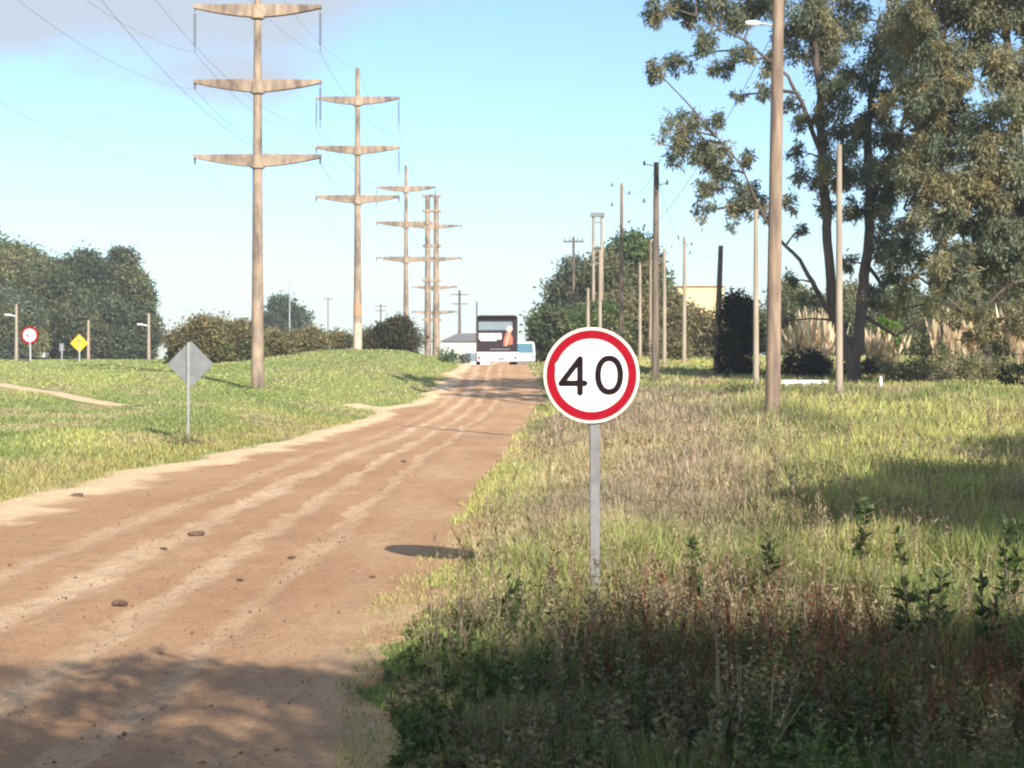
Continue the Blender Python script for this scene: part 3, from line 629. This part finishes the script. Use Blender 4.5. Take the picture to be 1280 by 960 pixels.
# ---------------------------------------------------------------- haze
m_, N_, L_, bs_ = newmat('haze'); N_.remove(bs_)
pv = N_.new('ShaderNodeVolumePrincipled'); pv.inputs['Color'].default_value = (.86, .93, 1, 1); pv.inputs['Density'].default_value = .0005; pv.inputs['Anisotropy'].default_value = .2
L_.new(pv.outputs[0], N_['Material Output'].inputs['Volume'])
hb = MB(); hb.box((0, 560, 20), (1700, 1760, 45)); tag(hb.build('haze', m_), 'thin pale haze in the air', kind='stuff')

# ---------------------------------------------------------------- power line
def pole_col(m, h, r0, r1, n=12, x=0, y=0):
    m.tube([(x, y, -.4), (x, y, h*.5), (x, y, h)], [r0, (r0+r1)/2, r1], n)
def arm_mesh(m, z, half, t0=.55, t1=.14, w=.34):
    n = 9
    for sy in (1,):
        top = [(-half+2*half*k/(2*n), z+.02*(1-abs(k/n-1))) for k in range(2*n+1)]
        bot = [(-half+2*half*k/(2*n), z-t1-(t0-t1)*(1-abs(k/n-1)**1.7)) for k in range(2*n+1)][::-1]
        m.prism(top+bot, -w/2, w/2)
TW = []
def tower(px, d, z0, label, arms=(17.5, 14.1, 10.7), H=19.5, half=2.9, rz=0, double=False, ins=True):
    x = X(px, d) if px is not None else d[0]; y = d if px is not None else d[1]
    z0 = gz(x, y) if z0 is None else z0
    t = thing('power_tower', label, 'power tower', (x, y, z0), rz, 'concrete power towers in a line')
    if double:
        for s in (-1, 1):
            m = MB(); pole_col(m, H, .42, .30, 10, s*.5); m.build('column', M['concrete'], t)
        for z in (H-.15, H-1.9, H-6.0, H-10, H-14.6): m = MB(); m.box((0, 0, z), (2.1, .75, .28)); m.build('collar', M['concrete'], t)
    else:
        m = MB(); pole_col(m, H, .31, .14, 14); m.build('column', M['concrete'], t)
    for k, z in enumerate(arms):
        m = MB(); arm_mesh(m, z, half)
        if not double: m.tube([(0, 0, z-.62), (0, 0, z-.1)], [.33, .30], 12)
        a = m.build('crossarm', M['concrete'], t)
        for s in (-1, 1):
            if ins and (k == 0 or (k == 1 and s == 1)):
                m = MB(); zt = z-.16
                m.tube([(s*(half-.05), 0, zt), (s*(half-.05), 0, zt-2.0)], .02, 6)
                for q in range(12):
                    zz = zt-.25-q*.12; m.tube([(s*(half-.05), 0, zz), (s*(half-.05), 0, zz-.03), (s*(half-.05), 0, zz-.06)], [.03, .085, .03], 8)
                m.build('insulator_string', M['insul'], a)
            else:
                m = MB(); m.tube([(s*(half-.05), 0, z-.12), (s*(half-.05), 0, z-.42)], [.06, .05], 6); m.build('wire_clamp', M['insul'], a)
    att = []
    for k, z in enumerate(arms):
        for s in (-1, 1):
            dz = 2.16 if ins and (k == 0 or (k == 1 and s == 1)) else .42
            att.append(Vector((x+s*(half-.05)*math.cos(rz), y+s*(half-.05)*math.sin(rz), z0+z-dz)))
    att.append(Vector((x, y, z0+H))); TW.append(att); return t
def zb(px, py, d): return CZ+(HZ-py)/F*d
tower(None, (-12.45, 39), None, 'nearest power tower, standing just outside the left edge')
tower(322, 80, None, 'nearest power tower in view, with three curved concrete crossarms, cut by the top edge')
tower(447, 121.5, None, 'second power tower, standing behind the shrub row with a worn pale foot')
tower(507.5, 170, CZ+(HZ-207)/F*170-19.5, 'third power tower, rising behind the dark rounded shrub')
tower(540, 205, CZ+(HZ-243)/F*205-20.8, 'double column power tower with stacked collars', (17.3, 13.5), 20.8, 3.5, R(8), True, False)
tower(543, 240, CZ+(HZ-352)/F*240-11.2, 'farthest short power tower partly hidden by the double column tower', (10.6, 7.2), 11.2, 3.1, R(-5), False, False)
def wire(a, b, sag, r, label, group):
    m = MB(); n = 22; r0 = r
    m.tube([a.lerp(b, k/n)-Vector((0, 0, sag*4*(k/n)*(1-k/n))) for k in range(n+1)], r0, 4, False)
    return tag(m.build('overhead_wire', M['wire'], None), label, 'wire', group)
spans = ['entering at the left edge', 'between first and second towers', 'between second and third towers', 'beyond the third tower']
pos = ['left wire of the top crossarms', 'right wire of the top crossarms', 'left wire of the middle crossarms', 'right wire of the middle crossarms', 'left wire of the lower crossarms', 'right wire of the lower crossarms', 'thin earth wire on the tower tips']
for i in range(4):
    for k in range(7):
        if i == 3 and k > 3: 
            continue
        b = TW[i+1]
        tgt = b[k] if not (i == 3) else b[min(k, 3)]
        wire(TW[i][k], tgt, (1.3, 1.3, 1.4, 1.2)[i]*(.7 if k == 6 else 1), (.0055, .008, .011, .011)[i]*(.8 if k == 6 else 1), pos[k]+', '+spans[i], 'overhead power line wires')
# ---------------------------------------------------------------- poles on the right
gP = 'poles along the right side of the road'
POLE = {}
def upole(px, top, d, wd, mat, label, lean=0, arms=(), base=None, n=10, name='utility_pole', extra=None):
    x = X(px, d); z0 = gz(x, d); H = CZ+(HZ-top)/F*d-z0
    t = thing(name, label, 'pole', (x, d, z0), 0, gP); m = MB(); m.tube([(0, 0, -.4), (lean/2, 0, H/2), (lean, 0, H)], [wd/2, wd*.42, wd*.33], n); m.build('shaft', M[mat], t)
    for (dz, s, l) in arms:        # side bracket with an insulator
        a = MB(); zz = H-dz; xx = lean*(zz/H); a.tube([(xx, 0, zz), (xx+s*l, 0, zz+.08)], .022, 6); br = a.build('bracket', M['steel'], t)
        b = MB(); b.tube([(xx+s*l, 0, zz+.02), (xx+s*l, 0, zz+.1), (xx+s*l, 0, zz+.22)], [.04, .06, .03], 8); b.build('insulator', M['insul'], br)
    POLE[label] = Vector((x+lean, d, z0+H)); return t, Vector((x, d, z0)), H
t, b, H = upole(965, -110, 40.7, .36, 'wood_pole', 'biggest lamp pole, thick and pale brown, rising out of the picture', .18, name='lamp_pole', n=16)
for c in t.children: pass
lampz = CZ+(HZ-30)/F*40.7-b.z
m = MB(); m.tube([(.1, 0, lampz-.05), (-.15, 0, lampz), (-.32, 0, lampz+.02)], .025, 8); a = m.build('lamp_arm', M['steel'], t)
m = MB(); m.tube([(-.25, 0, lampz+.02), (-.35, 0, lampz+.02), (-.55, 0, lampz+.02), (-.62, 0, lampz+.04)], [.03, .06, .065, .02], 10); m.build('lamp_head', M['wpaint'], a)
upole(1049, 181, 55, .25, 'concrete_light', 'pale bare pole in front of the eucalyptus trunks')
upole(945, 262, 65, .24, 'concrete_light', 'pale pole against the dark evergreen, just left of the lamp pole')
upole(819, 203, 73, .34, 'dark_wood', 'tall dark wooden pole with three side brackets, right of the speed sign', .05, ((.15, -1, .5), (.95, 1, .45), (1.7, -1, .5)))
m = MB()
upole(776, 229, 90, .24, 'wood_pole', 'slim pole rising above the right part of the sign disc', .05, ((.2, -1, .5), (.6, 1, .4), (1.2, -1, .5)))
upole(750, 312, 112, .26, 'concrete_light', 'pale pole above the middle of the speed sign', 0, ((.1, -1, .4), (.4, 1, .4), (.9, -1, .4)))
upole(735, 360, 128, .3, 'concrete_light', 'short far pole left of the pole above the speed sign')
upole(800, 330, 124, .26, 'concrete_light', 'pale far pole in front of the tallest round tree')
upole(813, 300, 118, .26, 'wood_pole', 'thin pole standing just left behind the tall dark wooden pole')
upole(830.5, 312, 100, .25, 'concrete_light', 'pale pole just right of the tall dark wooden pole')
upole(855, 296, 99, .26, 'concrete_light', 'pale pole in front of the ochre building', .04, ((.15, -1, .35), (.5, 1, .4), (1.0, 1, .3)))
upole(895, 307, 80, .34, 'dark_wood', 'leaning dark pole at the left side of the dark evergreen', .22)
# transformer platform
x = X(747, 150); z0 = gz(x, 150); zt = CZ+(HZ-267)/F*150-z0
t = thing('transformer_frame', 'two legged frame with a flat cap above the trees behind the sign', 'pole frame', (x, 150, z0), 0)
for s in (-1, 1):
    m = MB(); m.tube([(s*.36, 0, -.3), (s*.36, 0, zt)], [.16, .12], 8); m.build('leg', M['concrete_light'], t)
m = MB(); m.box((0, 0, zt-.1), (1.2, .6, .35)); m.box((0, 0, zt-.75), (.9, .15, .12)); m.build('cap', M['roofgrey'], t)
x = X(717, 165); z0 = gz(x, 165); zt = CZ+(HZ-300)/F*165-z0
t = thing('crossarm_pole', 'distant pole whose dark crossarm shows above the blue green tree', 'pole', (x, 165, z0), 0)
m = MB(); m.tube([(0, 0, -.3), (0, 0, zt+.3)], [.16, .12], 8); m.build('shaft', M['dark_wood'], t)
m = MB(); m.box((0, 0, zt-.15), (2.0, .14, .16)); a = m.build('crossarm', M['dark_wood'], t)
for s in (-.8, -.35, .35, .8):
    m = MB(); m.tube([(s, 0, zt-.07), (s, 0, zt+.2)], [.09, .05], 6); m.build('insulator', M['insul'], a)
# far poles left of the bus
def farpole(px, top, d, label, arms=((.3, 1.6), (1.4, 1.6)), r=.16, mat='dark_wood'):
    x = X(px, d); z0 = gz(x, d); H = CZ+(HZ-top)/F*d-z0
    t = thing('distribution_pole', label, 'pole', (x, d, z0), 0, 'far poles on the left'); m = MB(); m.tube([(0, 0, -.3), (0, 0, H)], [r, r*.7], 8); m.build('shaft', M[mat], t)
    for dz, w in arms:
        m = MB(); m.box((0, 0, H-dz), (w, .12, .13)); m.build('crossarm', M[mat], t)
farpole(574.5, 363, 210, 'far dark pole with crossarms between the towers and the bus', ((.5, 2.2), (1.6, 1.9)), .2)
farpole(596, 377, 150, 'thin pole rising from the left corner of the bus', (), .09)
farpole(476, 380, 260, 'distant pole with a crossarm between the second and third towers', ((.3, 1.8), (1.0, 1.4)), .15)
farpole(362, 352, 240, 'pale thin pole in front of the distant tree', (), .13, 'steel')
farpole(410, 372, 260, 'hair thin far pole left of the second tower', ((.2, 1.4),), .1)
# wires between right hand poles
def pw(a, b, dz, sag, lab):
    pa = next(v for k, v in POLE.items() if a in k); pb = next(v for k, v in POLE.items() if b in k)
    wire(pa-Vector((0, 0, dz)), pb-Vector((0, 0, dz)), sag, .009, lab, 'thin wires between the right hand poles')
pw('tall dark wooden', 'rising above the right', .2, .7, 'wire from the tall dark wooden pole to the slim pole on its left')
pw('biggest lamp', 'tall dark wooden', 2.5, .4, 'wire dropping from the lamp pole to the tall dark wooden pole')
pw('leaning dark pole', 'in front of the ochre', .3, .5, 'sagging wire from the leaning dark pole to the pole by the ochre building')
pw('in front of the ochre', 'tall dark wooden', .3, .8, 'wire from the pole by the ochre building to the tall dark pole')

# ---------------------------------------------------------------- signs
def disc(m, r, y, n=72, r_in=0, dy=.002, cx=0, cz=0):
    if r_in:
        vs = [(cx+q*math.cos(2*math.pi*k/n), yy, cz+q*math.sin(2*math.pi*k/n)) for yy in (y, y+dy) for q in (r, r_in) for k in range(n)]
        fs = []
        for k in range(n):
            j = (k+1) % n; fs += [(k, j, n+j, n+k), (2*n+k, 3*n+k, 3*n+j, 2*n+j), (k, 2*n+k, 2*n+j, j), (n+k, n+j, 3*n+j, 3*n+k)]
        m.add(vs, fs)
    else: m.prism([(cx+r*math.cos(2*math.pi*k/n), cz+r*math.sin(2*math.pi*k/n)) for k in range(n)], y, y+dy)
ds = 13.75; xs_ = X(739.5, ds); zs = gz(xs_, ds); zc = CZ+(HZ-469)/F*ds-zs
t = thing('speed_limit_sign', 'round white and red speed limit sign reading 40 on a grey post', 'road sign', (xs_, ds, zs), R(1.5))
pxs = .018
m = MB(); m.box((pxs+.01, .045, (zc+.25)/2-.15), (.078, .04, zc+.25+.3)); m.build('post', M['post'], t, .006)
m = MB(); disc(m, .375, 0, 80, 0, .004); m.v = [(a, b, c+zc) for a, b, c in m.v]; pl = m.build('sign_plate', M['rim'], t)
m = MB(); disc(m, .300, -.0035, 80, 0, .002); m.v = [(a, b, c+zc) for a, b, c in m.v]; m.build('white_field', M['white'], pl)
m = MB(); disc(m, .352, -.006, 96, .286, .004); 
for i, (a, b, c) in enumerate(m.v):      # slightly chipped inner edge
    rr2 = math.hypot(a, c)
    if rr2 < .30: 
        an = math.degrees(math.atan2(c, a)) % 360; k = 1+.003*math.sin(R(an)*7)+(.035 if 160 < an < 167 else 0); m.v[i] = (a*k, b, c*k)
m.v = [(a, b, c+zc) for a, b, c in m.v]; m.build('red_ring', M['red'], pl)
S1 = .75/120                              # metres per photo pixel at the sign
def pt(px, py): return ((px-739.5)*S1, zc+(469-py)*S1)
def stroke(m, pts, w, y=-.0085):          # rounded strokes as thin slabs
    for i in range(len(pts)-1):
        (x0, z0_), (x1, z1_) = pts[i], pts[i+1]; dx, dz = x1-x0, z1_-z0_; l = math.hypot(dx, dz); nx_, nz_ = -dz/l*w/2, dx/l*w/2
        e = .0002*(i % 3)
        m.prism([(x0+nx_, z0_+nz_), (x0-nx_, z0_-nz_), (x1-nx_, z1_-nz_), (x1+nx_, z1_+nz_)], y-e, y+.003)
    for i, (x0, z0_) in enumerate(pts):
        m.prism([(x0+w/2*math.cos(a*math.pi/8), z0_+w/2*math.sin(a*math.pi/8)) for a in range(16)], y-.0008-.0001*(i % 3), y+.003)
m = MB(); stroke(m, [pt(725, 491), pt(725, 448.5), pt(701.5, 479), pt(731, 479)], 7.2*S1); m.build('digit_four', M['black'], pl)
m = MB(); n = 64
ov = [((761.5-739.5+14*math.copysign(abs(math.cos(a))**.92, math.cos(a)))*S1, zc+(469-468.8+21*math.copysign(abs(math.sin(a))**.92, math.sin(a)))*S1) for a in [2*math.pi*k/n for k in range(n)]]
cx0, cz0 = (761.5-739.5)*S1, zc+.2*S1
def offs(w): return [(cx0+(x-cx0)*(1+w/14), cz0+(z-cz0)*(1+w/21)) for x, z in ov]
o_, i_ = offs(3.6), offs(-3.6); vs = [(x, y, z) for y in (-.009, -.0055) for ring in (o_, i_) for x, z in ring]; fs = []
for k in range(n):
    j = (k+1) % n; fs += [(k, j, n+j, n+k), (2*n+k, 3*n+k, 3*n+j, 2*n+j), (k, 2*n+k, 2*n+j, j), (n+k, n+j, 3*n+j, 3*n+k)]
m.add(vs, fs); m.build('digit_zero', M['black'], pl)
m = MB()
for dz in (.2, -.2): m.box((pxs, .018, zc+dz), (.22, .026, .05))
m.build('bracket', M['steel'], t)

def diamond(m, h, y, dy=.004, zc=0, rnd=.06):
    pts = []
    for k in range(4):
        a = k*math.pi/2; c = (math.cos(a)*(h-rnd*1.4), math.sin(a)*(h-rnd*1.4))
        for q in range(-2, 3): pts.append((c[0]+rnd*math.cos(a+q*math.pi/8), zc+c[1]+rnd*math.sin(a+q*math.pi/8)))
    m.prism(pts, y, y+dy)
d = 41; x = X(238, d); z0 = gz(x, d); zc2 = CZ+(HZ-455)/F*d-z0
t = thing('warning_sign', 'grey back of a diamond warning sign on a slim post in the left field', 'road sign', (x, d, z0), R(-4))
m = MB(); diamond(m, .55, 0, .006, zc2); m.build('sign_plate', M['sign_grey'], t)
m = MB(); m.box((-.04, -.03, (zc2+.5)/2-.15), (.055, .045, zc2+.5+.3)); m.build('post', M['steel'], t, .005)
m = MB(); [m.box((-.04, -.006, zc2+q), (.3, .01, .035)) for q in (.22, -.22)]; m.build('bracket', M['sign_grey'], t)
# far left signs
d = 120
def spost(px, cy, label, kind, dd=d):
    x = X(px, dd); z0 = gz(x, dd); zc_ = CZ+(HZ-cy)/F*dd-z0; t = thing('road_sign' if kind != 'lamp' else 'lamp_post', label, 'road sign', (x, dd, z0), 0); return t, zc_
t, c = spost(37, 419, 'round white sign with red border in front of the left woodland', 'r')
m = MB(); m.tube([(0.05, .06, -.3), (0, .06, c+.3)], .085, 8); m.build('post', M['steel'], t)
m = MB(); disc(m, .60, 0, 40, 0, .01); m.v = [(a, b, k+c) for a, b, k in m.v]; pl = m.build('red_plate', M['red'], t)
m = MB(); disc(m, .44, -.008, 40, 0, .006); m.v = [(a, b, k+c) for a, b, k in m.v]; m.build('white_field', M['white'], pl)
m = MB(); stroke(m, [(-.12, c-.18), (-.12, c+.16), (-.24, c-.06), (-.05, c-.06)], .05, -.012); stroke(m, [(.13+.09*math.cos(a), c+.17*math.sin(a)) for a in [k*math.pi/6 for k in range(13)]], .05, -.012); m.build('digits', M['black'], pl)
t, c = spost(99, 429, 'yellow diamond warning sign in front of the left woodland', 'y')
m = MB(); m.tube([(0, .05, -.3), (0, .05, c+.4)], .07, 8); m.build('post', M['steel'], t)
m = MB(); diamond(m, .62, 0, .01, c); pl = m.build('sign_plate', M['yellow'], t)
m = MB(); m.prism([(-.04, c-.3), (.04, c-.3), (.04, c+.12), (.12, c+.12), (0, c+.3), (-.12, c+.12), (-.04, c+.12)], -.008, -.002); m.build('arrow_symbol', M['black'], pl)
t, c = spost(77, 434, 'small grey marker sign between the round and the yellow sign', 's')
m = MB(); m.tube([(0, .03, -.3), (0, .03, c+.2)], .05, 8); m.build('post', M['steel'], t)
m = MB(); m.box((0, 0, c), (.32, .02, .52)); m.build('sign_plate', M['sign_grey'], t, .005)
for px, top, lab in ((20.5, 380, 'pale lamp pole left of the round sign'), (110.5, 400, 'pale pole just right of the yellow sign'), (186, 392, 'pale lamp pole at the right end of the left woodland')):
    dd = 128; x = X(px, dd); z0 = gz(x, dd); H = CZ+(HZ-top)/F*dd-z0
    t = thing('lamp_post', lab, 'lamp post', (x, dd, z0), 0, 'pale poles in front of the left woodland')
    m = MB(); m.tube([(0, 0, -.3), (0, 0, H)], [.13, .09], 8); m.build('shaft', M['concrete_light'], t)
    if px != 110.5:
        m = MB(); s = -1; m.tube([(0, 0, H-.9), (s*.5, 0, H-.8)], .05, 6); m.tube([(s*.45, 0, H-.8), (s*.85, 0, H-.78)], [.09, .06], 8); m.build('lamp_head', M['wpaint'], t)

# ---------------------------------------------------------------- vehicles
def rbox(m, c, d, r, n=4, tx=0):        # box with rounded top corners in x-z, extruded in y
    w, l, h = d; pts = [(-w/2, -h/2), (w/2, -h/2)]
    for a0, sx in ((0, 1), (90, -1)):
        for k in range(n+1):
            a = R(a0+90*k/n); pts.append((sx*(w/2-r-tx)+r*math.cos(a), h/2-r+r*math.sin(a)))
    m.prism([(c[0]+x, c[2]+z) for x, z in pts], c[1]-l/2, c[1]+l/2)
d = 125.5; x = X(621.5, d); z0 = gz(x, d)-.1; s = d/F
t = thing('bus', 'dark purple double deck bus with a white lower rear driving over the crest', 'bus', (x, d, z0), R(1)); BW = 2.9; BH = CZ+(HZ-394)/F*d-z0
zw = CZ+(HZ-440)/F*d-z0
m = MB(); rbox(m, (0, 5.5, (BH+zw)/2), (BW, 11, BH-zw), .22); m.build('body', M['purple'], t, .03)
m = MB(); m.box((0.02, 5.5, (zw+.35)/2), (BW+.06, 11.06, zw-.35)); lo = m.build('lower_body', M['wpaint'], t, .06)
m = MB(); m.box((.3, -.045, .55), (.42, .02, .16)); m.build('number_plate', M['roofgrey'], lo)
for q in (-1, 1):
    m = MB(); m.box((q*1.3, -.045, .62), (.16, .03, .2)); m.build('tail_light', M['lampred'], lo)
for yy in (2.2, 8.8):
    for q in (-1, 1):
        m = MB(); m.tube([(q*1.2, yy, .5), (q*1.47, yy, .5)], .5, 20); m.build('wheel', M['rubber'], t)
m = MB(); rbox(m, (-.12, 0, BH-.78), (2.42, .05, .62), .08); w_ = m.build('rear_window', M['glass'], t)
m = MB(); m.box((0, -.02, BH-.18), (BW*.96, .1, .2)); m.build('roof_rail', M['black'], t)
m = MB(); m.box((0, -.01, zw+.82), (2.75, .03, 1.5)); ad = m.build('advert_panel', M['purple'], t)
m = MB(); m.box((-.5, -.03, zw+1.12), (1.62, .012, .44)); m.box((-.62, -.03, zw+.86), (1.15, .012, .14)); m.build('printed_white_block', M['print_white'], ad)
m = MB(); m.box((.2, -.03, zw+.2), (1.4, .012, .06)); m.box((-.75, -.033, zw+1.0), (.12, .014, .1)); m.build('printed_line', M['sign_grey'], ad)
# printed picture of a person: torso with a forearm, head, white headwear
m = MB(); m.prism([(.42,zw+.45),(.72,zw+.5),(1.1,zw+.55),(1.12,zw+1.0),(.95,zw+1.38),(.62,zw+1.36),(.5,zw+1.0)], -.032, -.026); m.build('printed_torso', M['print_orange'], ad)
m = MB(); m.prism([(.55,zw+.42),(.68,zw+.42),(.86,zw+.98),(.94,zw+1.25),(.74,zw+1.28),(.62,zw+.95)], -.038, -.033); disc(m, .17, -.038, 20, 0, .005, .86, zw+1.5); m.build('printed_skin', M['skin'], ad)
m = MB(); m.prism([(.66,zw+1.58),(1.1,zw+1.56),(1.05,zw+1.78),(.86,zw+1.88),(.7,zw+1.76)], -.045, -.040); m.build('printed_hat', M['print_white'], ad)
m = MB(); m.box((1.32, -.02, zw+1.2), (.16, .05, BH-zw-.5)); m.build('corner_trim', M['purple'], t)
# van beside it
d = 134; x = X(654, d); z0 = gz(x, d)-.15
t = thing('van', 'white van with sky reflection painted blue on its windscreen, half hidden behind the right side of the bus', 'van', (x, d, z0), R(2)); H = CZ+(HZ-427)/F*d-z0
m = MB(); m.prism([(-.9,.35),(.9,.35),(.92,1.2),(.86,H*.95),(.7,H),(-.7,H),(-.86,H*.95),(-.92,1.2)], 0, 4.4); m.build('body', M['wpaint'], t, .05)
m = MB(); m.prism([(-.78,H*.58),(.78,H*.58),(.72,H*.93),(-.72,H*.93)], -.02, .02); m.build('windscreen', M['skyglass'], t)
m = MB(); m.box((0, -.04, .5), (1.84, .1, .22)); m.build('bumper', M['roofgrey'], t, .02)
for q in (-1, 1):
    m = MB(); m.tube([(q*.72, -.03, .9), (q*.72, .02, .9)], .12, 14); m.build('headlight', M['glass'], t)
    for yy in (.8, 3.6):
        m = MB(); m.tube([(q*.72, yy, .33), (q*.93, yy, .33)], .33, 18); m.build('wheel', M['rubber'], t)
# small white car by the woodland
d = 214; x = X(47, d); z0 = gz(x, d)
t = thing('car', 'white car parked under the left woodland behind the round sign', 'car', (x, d, z0), R(8))
m = MB(); m.prism([(-.85,.3),(.85,.3),(.87,.85),(.8,.95),(-.8,.95),(-.87,.85)], 0, 4.1); m.prism([(-.78,.95),(.78,.95),(.6,1.42),(-.6,1.42)], .4, 2.8); m.build('body', M['wpaint'], t, .05)
m = MB(); m.prism([(-.68,1.0),(.68,1.0),(.55,1.34),(-.55,1.34)], .37, .41); m.build('rear_window', M['glass'], t)
for q in (-1, 1):
    m = MB(); m.box((q*.7, -.01, .78), (.2, .03, .12)); m.build('tail_light', M['lampred'], t)
    for yy in (.8, 3.3):
        m = MB(); m.tube([(q*.68, yy, .31), (q*.86, yy, .31)], .31, 16); m.build('wheel', M['rubber'], t)

# ---------------------------------------------------------------- buildings
def house(name, label, px0, px1, top, eave, d, depth, wall, roof, base=None):
    x0, x1 = X(px0, d), X(px1, d); cx = (x0+x1)/2; z0 = gz(cx, d)-.3; he = CZ+(HZ-eave)/F*d-z0; ht = CZ+(HZ-top)/F*d-z0; w = x1-x0
    t = thing(name, label, 'building', (cx, d, z0), 0)
    m = MB(); m.box((0, depth/2, he/2), (w, depth, he)); m.build('wall', M[wall], t)
    m = MB(); m.add([(-w/2-.3,-.3,he+.01),(w/2+.3,-.3,he+.01),(w/2+.3,depth+.3,he+.01),(-w/2-.3,depth+.3,he+.01),(-w/2+w*.3,depth/2,ht),(w/2-w*.05,depth/2,ht)], [(0,1,5,4),(2,3,4,5),(1,2,5),(3,0,4),(3,2,1,0)]); m.build('roof', M[roof], t)
    return t, w, he
t, w, he = house('warehouse', 'long low white building with grey roof left of the bus', 553, 612, 416, 427, 190, 8, 'wpaint', 'roofgrey')
for k in (-.3, .1):
    m = MB(); m.box((w*k, -.02, he*.45), (1.2, .06, .9)); m.build('window', M['glass'], t)
t, w, he = house('ochre_building', 'ochre flat building behind the poles on the right', 846, 905, 354, 358, 185, 9, 'ochre', 'ochre')
for k in (-.3, 0, .3):
    m = MB(); m.box((w*k, -.02, he*.5), (1.3, .06, 1.0)); m.build('window', M['glass'], t)
# white slab under the eucalyptus
d = 66; x = X(1004, d); z0 = gz(x, d); zt = CZ+(HZ-475)/F*d-z0
t = thing('concrete_bench', 'low whitewashed concrete bench in the grass below the eucalyptus', 'bench', (x, d, z0), R(4))
m = MB(); m.box((0, 0, zt-.07), (1.8, .5, .14)); m.build('seat', M['wpaint'], t, .015)
for q, w_ in ((-.72, .2), (.05, .3), (.75, .2)):
    m = MB(); m.box((q, 0, (zt-.14)/2-.05), (w_, .42, zt-.14+.1)); m.build('leg', M['wpaint'], t)
d = 64; x = X(1101, d); z0 = gz(x, d)
m = MB(); m.tube([(0, 0, -.1), (0, 0, .42), (0, 0, .5)], [.07, .06, .03], 8); o = m.build('marker_post', M['wpaint']); o.location = (x, d, z0); tag(o, 'small white marker post in the grass right of the eucalyptus', 'post')
# dirt clods on the road
for i, (px, d, r, lab) in enumerate([(97, 24.4, .09, 'dark clod on the pale berm at the left'), (247, 18.5, .085, 'dark clod in the middle of the road'), (150, 12.9, .06, 'dark clod nearest the left edge above the shade'),
                         (205, 17.0, .035, 'small clod left of the middle track'), (365, 16.2, .035, 'small clod near the right hand track'), (465, 14.6, .03, 'small clod by the right verge'), (300, 14.4, .03, 'small clod between the two middle tracks'),
                         (505, 34, .06, 'clod far up the road near the bend')]):
    bm = bmesh.new(); r *= .62; bmesh.ops.create_icosphere(bm, subdivisions=3, radius=r)
    for v in bm.verts:
        k = 1+1.3*(float(fbm(v.co.x*1.7/r+i*9+20, v.co.y*1.7/r+v.co.z*1.3/r+20, i))-.5); v.co = Vector((v.co.x*1.5*k, v.co.y*k, v.co.z*.6*k))
    me = bpy.data.meshes.new('dirt_clod'); bm.to_mesh(me); bm.free(); me.materials.append(M['clod']); o = bpy.data.objects.new('dirt_clod', me); COL.objects.link(o)
    x = X(px, d); o.location = (x, d, gz(x, d)+.03+r*.15); tag(o, lab, 'clod', 'dirt clods on the road')

# loose stones and crumbs of soil over the road
def stones(n, d0, d1, r0, r1):
    x, y = sample(n, d0, d1, -60, 760); m_ = (x > xl(y)-.2) & (x < xr(y)+.15) & (fbm(x*1.3, y*.7, 66)+RNG.uniform(-.25, .25, n) > .5); x, y = x[m_], y[m_]; n = len(x)
    r = r0*(r1/r0)**(RNG.uniform(0, 1, n)**3)*np.maximum(1, y/22)
    o8 = np.array([(1,0,0),(0,1,0),(-1,0,0),(0,-1,0),(0,0,.8),(0,0,-.8)], float)
    V = o8[None]*r[:, None, None]*RNG.uniform(.6, 1.4, (n, 6, 1)); a = RNG.uniform(0, 6.3, n); ca, sa_ = np.cos(a)[:, None], np.sin(a)[:, None]
    X_ = V[..., 0]*ca-V[..., 1]*sa_; Y_ = V[..., 0]*sa_+V[..., 1]*ca
    V = np.stack([X_+x[:, None], Y_+y[:, None], V[..., 2]+(G(x, y)+.02)[:, None]+r[:, None]*.1], -1).reshape(-1, 3)
    f = np.array([(0,1,4),(1,2,4),(2,3,4),(3,0,4),(1,0,5),(2,1,5),(3,2,5),(0,3,5)]); f = (np.arange(n)[:, None, None]*6+f[None]).reshape(-1, 3)
    c = np.array((.25, .15, .095))*RNG.uniform(.4, 1.25, (n, 1)); return V, f, np.repeat(c, 6, 0)
V, f, c = stones(6000, 6.5, 40, .004, .017)
mm, N_, L_, bs_ = newmat('loose_stone'); bs_.inputs['Roughness'].default_value = .95; a_ = N_.new('ShaderNodeAttribute'); a_.attribute_name = 'col'; L_.new(a_.outputs['Color'], bs_.inputs['Base Color'])
tag(npmesh('gravel', V, [f], mm, cols=c), 'loose stones and crumbs of soil scattered over the dirt road', kind='stuff')

# rank growth around the pole feet
for i, (px, d, w) in enumerate(((965, 40.2, 60), (1049, 54.5, 50), (945, 64.5, 46), (819, 72.4, 60), (1004, 65.2, 90), (895, 79, 50), (990, 45, 60), (320, 79.4, 46), (238, 40.7, 30))):
    n = 26; x = X(px, d)+RNG.normal(0, w/2.2*d/F, n); y = d+RNG.normal(0, .35, n); a = weed_arrays(x, y, RNG.uniform(.25, .62, n)*(1 if px > 600 else .6), mixn(TAN*np.ones((n, 3))*.8, LUSH*.8, RNG.uniform(0, 1, n)), 14, np.full(n, .13), .28, 1.3)
    tag(blades('pole_foot_weeds', *a[:4], np.clip(a[4], .01, .7), M['grass']), 'rough weeds grown up round the poles', 'weeds', kind='stuff')
tw = [o for o in COL.objects if o.name.startswith('power_tower') and 'second' in o.get('label', '')][0]
m = MB(); m.tube([(0, 0, 2.4), (0, 0, 3.3)], [.300, .294], 14, False); m.build('painted_band', simple('faded_orange_paint', (.50, .26, .15), .9, (.34, .20, .13), 5), tw)
m = MB(); m.tube([(0, 0, -.1), (0, 0, 1.9)], [.318, .304], 14, False); m.build('pale_foot', simple('worn_limewash', (.55, .46, .36), .9, (.38, .30, .23), 3), tw)
